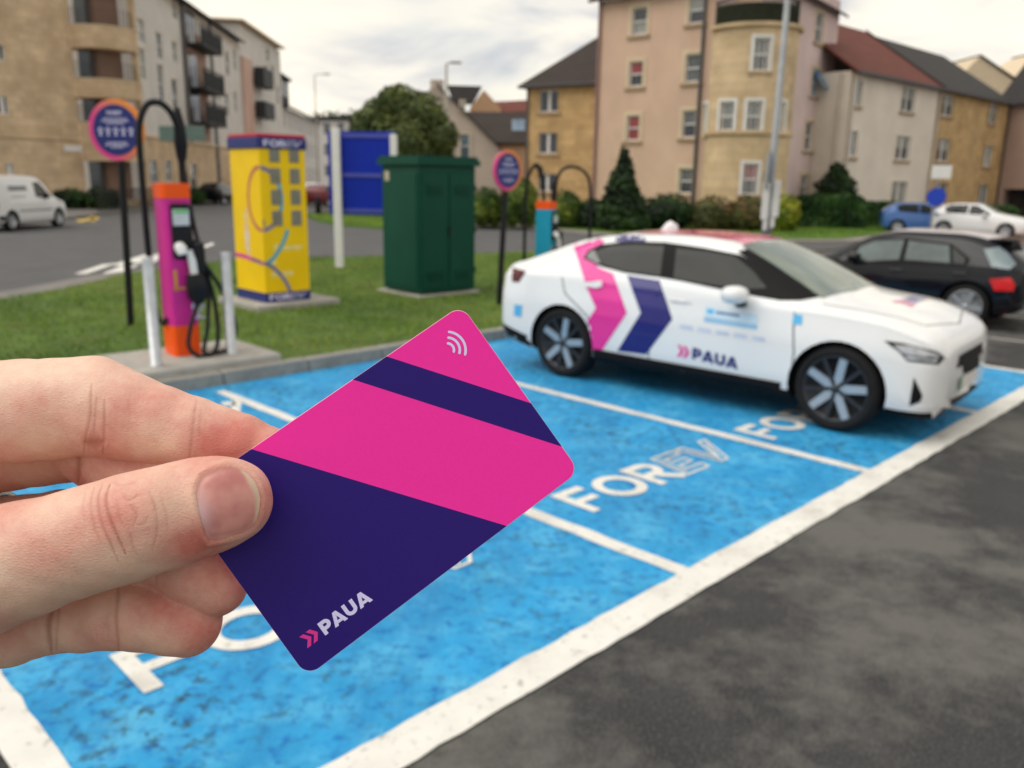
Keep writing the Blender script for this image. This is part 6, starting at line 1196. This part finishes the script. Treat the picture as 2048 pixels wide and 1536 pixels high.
# thumbnail: a curved plate laid in its bed
bm = bmesh.new(); bm.faces.new([bm.verts.new((x, y, 0)) for x, y in NAIL]); bmesh.ops.triangulate(bm, faces=bm.faces)
for _ in range(5):
    es = [e_ for e_ in bm.edges if e_.calc_length() > 6]
    if not es: break
    bmesh.ops.subdivide_edges(bm, edges=es, cuts=1, use_grid_fill=True); bmesh.ops.triangulate(bm, faces=[f for f in bm.faces if len(f.verts) > 3])
NP = np.array([v.co[:2] for v in bm.verts]); nd = sdist(NP, NAIL); tl_, tw_ = bm.verts.layers.float.new('tip'), bm.verts.layers.float.new('moon')
cxn, cyn = 455, 1006; dxn, dyn = math.cos(R(-14)), math.sin(R(-14))
for v, q, d in zip(bm.verts, NP, nd):
    d_ = ray(q[0], q[1]).normalized(); p_, n0, i_, k_ = hand_bvh.ray_cast(CAM, d_)
    al = (q[0]-cxn)*dxn+(q[1]-cyn)*dyn; ac = -(q[0]-cxn)*dyn+(q[1]-cyn)*dxn
    n0 = -n0 if n0.dot(d_) > 0 else n0
    v.co = p_+n0*(.00022+.00026*min(1, max(0, -d)/14)+.00012*max(0, (al-20)/45)); v[tl_] = max(0, min(1, (al+.22*abs(ac)-50)/9+ (0 if d < -6 else .25)))*(1 if al > 10 else .0)
    v[tw_] = math.exp(-(((al+56)/20)**2+((ac-5)/40)**2))
bmesh.ops.recalc_face_normals(bm, faces=bm.faces)
nm_ = bpy.data.meshes.new('fingernail'); bm.to_mesh(nm_); bm.free(); nm_.polygons.foreach_set('use_smooth', [True]*len(nm_.polygons))
c0 = sum((p.normal for p in nm_.polygons), Vector())
if c0.dot(fw) > 0: nm_.flip_normals()
na = bpy.data.materials.new('fingernail'); na.use_nodes = True; t, b = addnodes(na); N_ = t.nodes.new; LK = t.links.new
a1 = N_('ShaderNodeAttribute'); a1.attribute_name = 'tip'; a2 = N_('ShaderNodeAttribute'); a2.attribute_name = 'moon'; c = N_('ShaderNodeTexCoord'); n1 = N_('ShaderNodeTexNoise'); n1.inputs['Scale'].default_value = 180; LK(c.outputs['Object'], n1.inputs['Vector'])
r_ = N_('ShaderNodeValToRGB'); r_.color_ramp.elements[0].color = (*srgb(186, 120, 116), 1); r_.color_ramp.elements[1].color = (*srgb(206, 146, 136), 1); r_.color_ramp.elements[0].position = .35; r_.color_ramp.elements[1].position = .65; LK(n1.outputs['Fac'], r_.inputs['Fac'])
x1 = N_('ShaderNodeMix'); x1.data_type = 'RGBA'; x1.inputs[7].default_value = (*srgb(208, 170, 172), 1); LK(a2.outputs['Fac'], x1.inputs[0]); LK(r_.outputs['Color'], x1.inputs[6])
x2 = N_('ShaderNodeMix'); x2.data_type = 'RGBA'; x2.inputs[7].default_value = (*srgb(206, 178, 156), 1); LK(a1.outputs['Fac'], x2.inputs[0]); LK(x1.outputs[2], x2.inputs[6]); LK(x2.outputs[2], b.inputs['Base Color'])
b.inputs['Roughness'].default_value = .34; b.inputs['Specular IOR Level'].default_value = .4; b.inputs['Subsurface Weight'].default_value = .12; b.inputs['Subsurface Radius'].default_value = (1, .4, .3); b.inputs['Subsurface Scale'].default_value = .0015
nm_.materials.append(na); nail = link('fingernail', nm_, hand)
# silver ring on the third finger
c = CH['r']; pa, pb = c[6], c[7]; f_ = .52; ctr = pa[:3]+(pb[:3]-pa[:3])*f_; ax = Vector(pb[:3]-pa[:3]).normalized(); rr = pa[3]+(pb[3]-pa[3])*f_+.0002
mb = MB(); mb.lathe([(0.0, -.003), (.0009, -.0034), (.0016, -.002), (.0018, 0), (.0016, .002), (.0009, .0034), (0, .003)], 40); q_ = ax.to_track_quat('Z', 'Y').to_matrix()
vs = []
for x, y, z in mb.v:
    pass
mb = MB(); prof = [(rr, -.003), (rr+.0011, -.0033), (rr+.0018, -.002), (rr+.0021, 0), (rr+.0018, .002), (rr+.0011, .0033), (rr, .003), (rr, -.003)]; mb.lathe(prof, 48); mb.v = [tuple(toW(q_ @ Vector(p)+Vector(ctr))) for p in mb.v]
fix_normals(mb.build('finger_ring', mat('silver', (.75, .73, .70), .22, .03, 50, metal=1.0), hand))
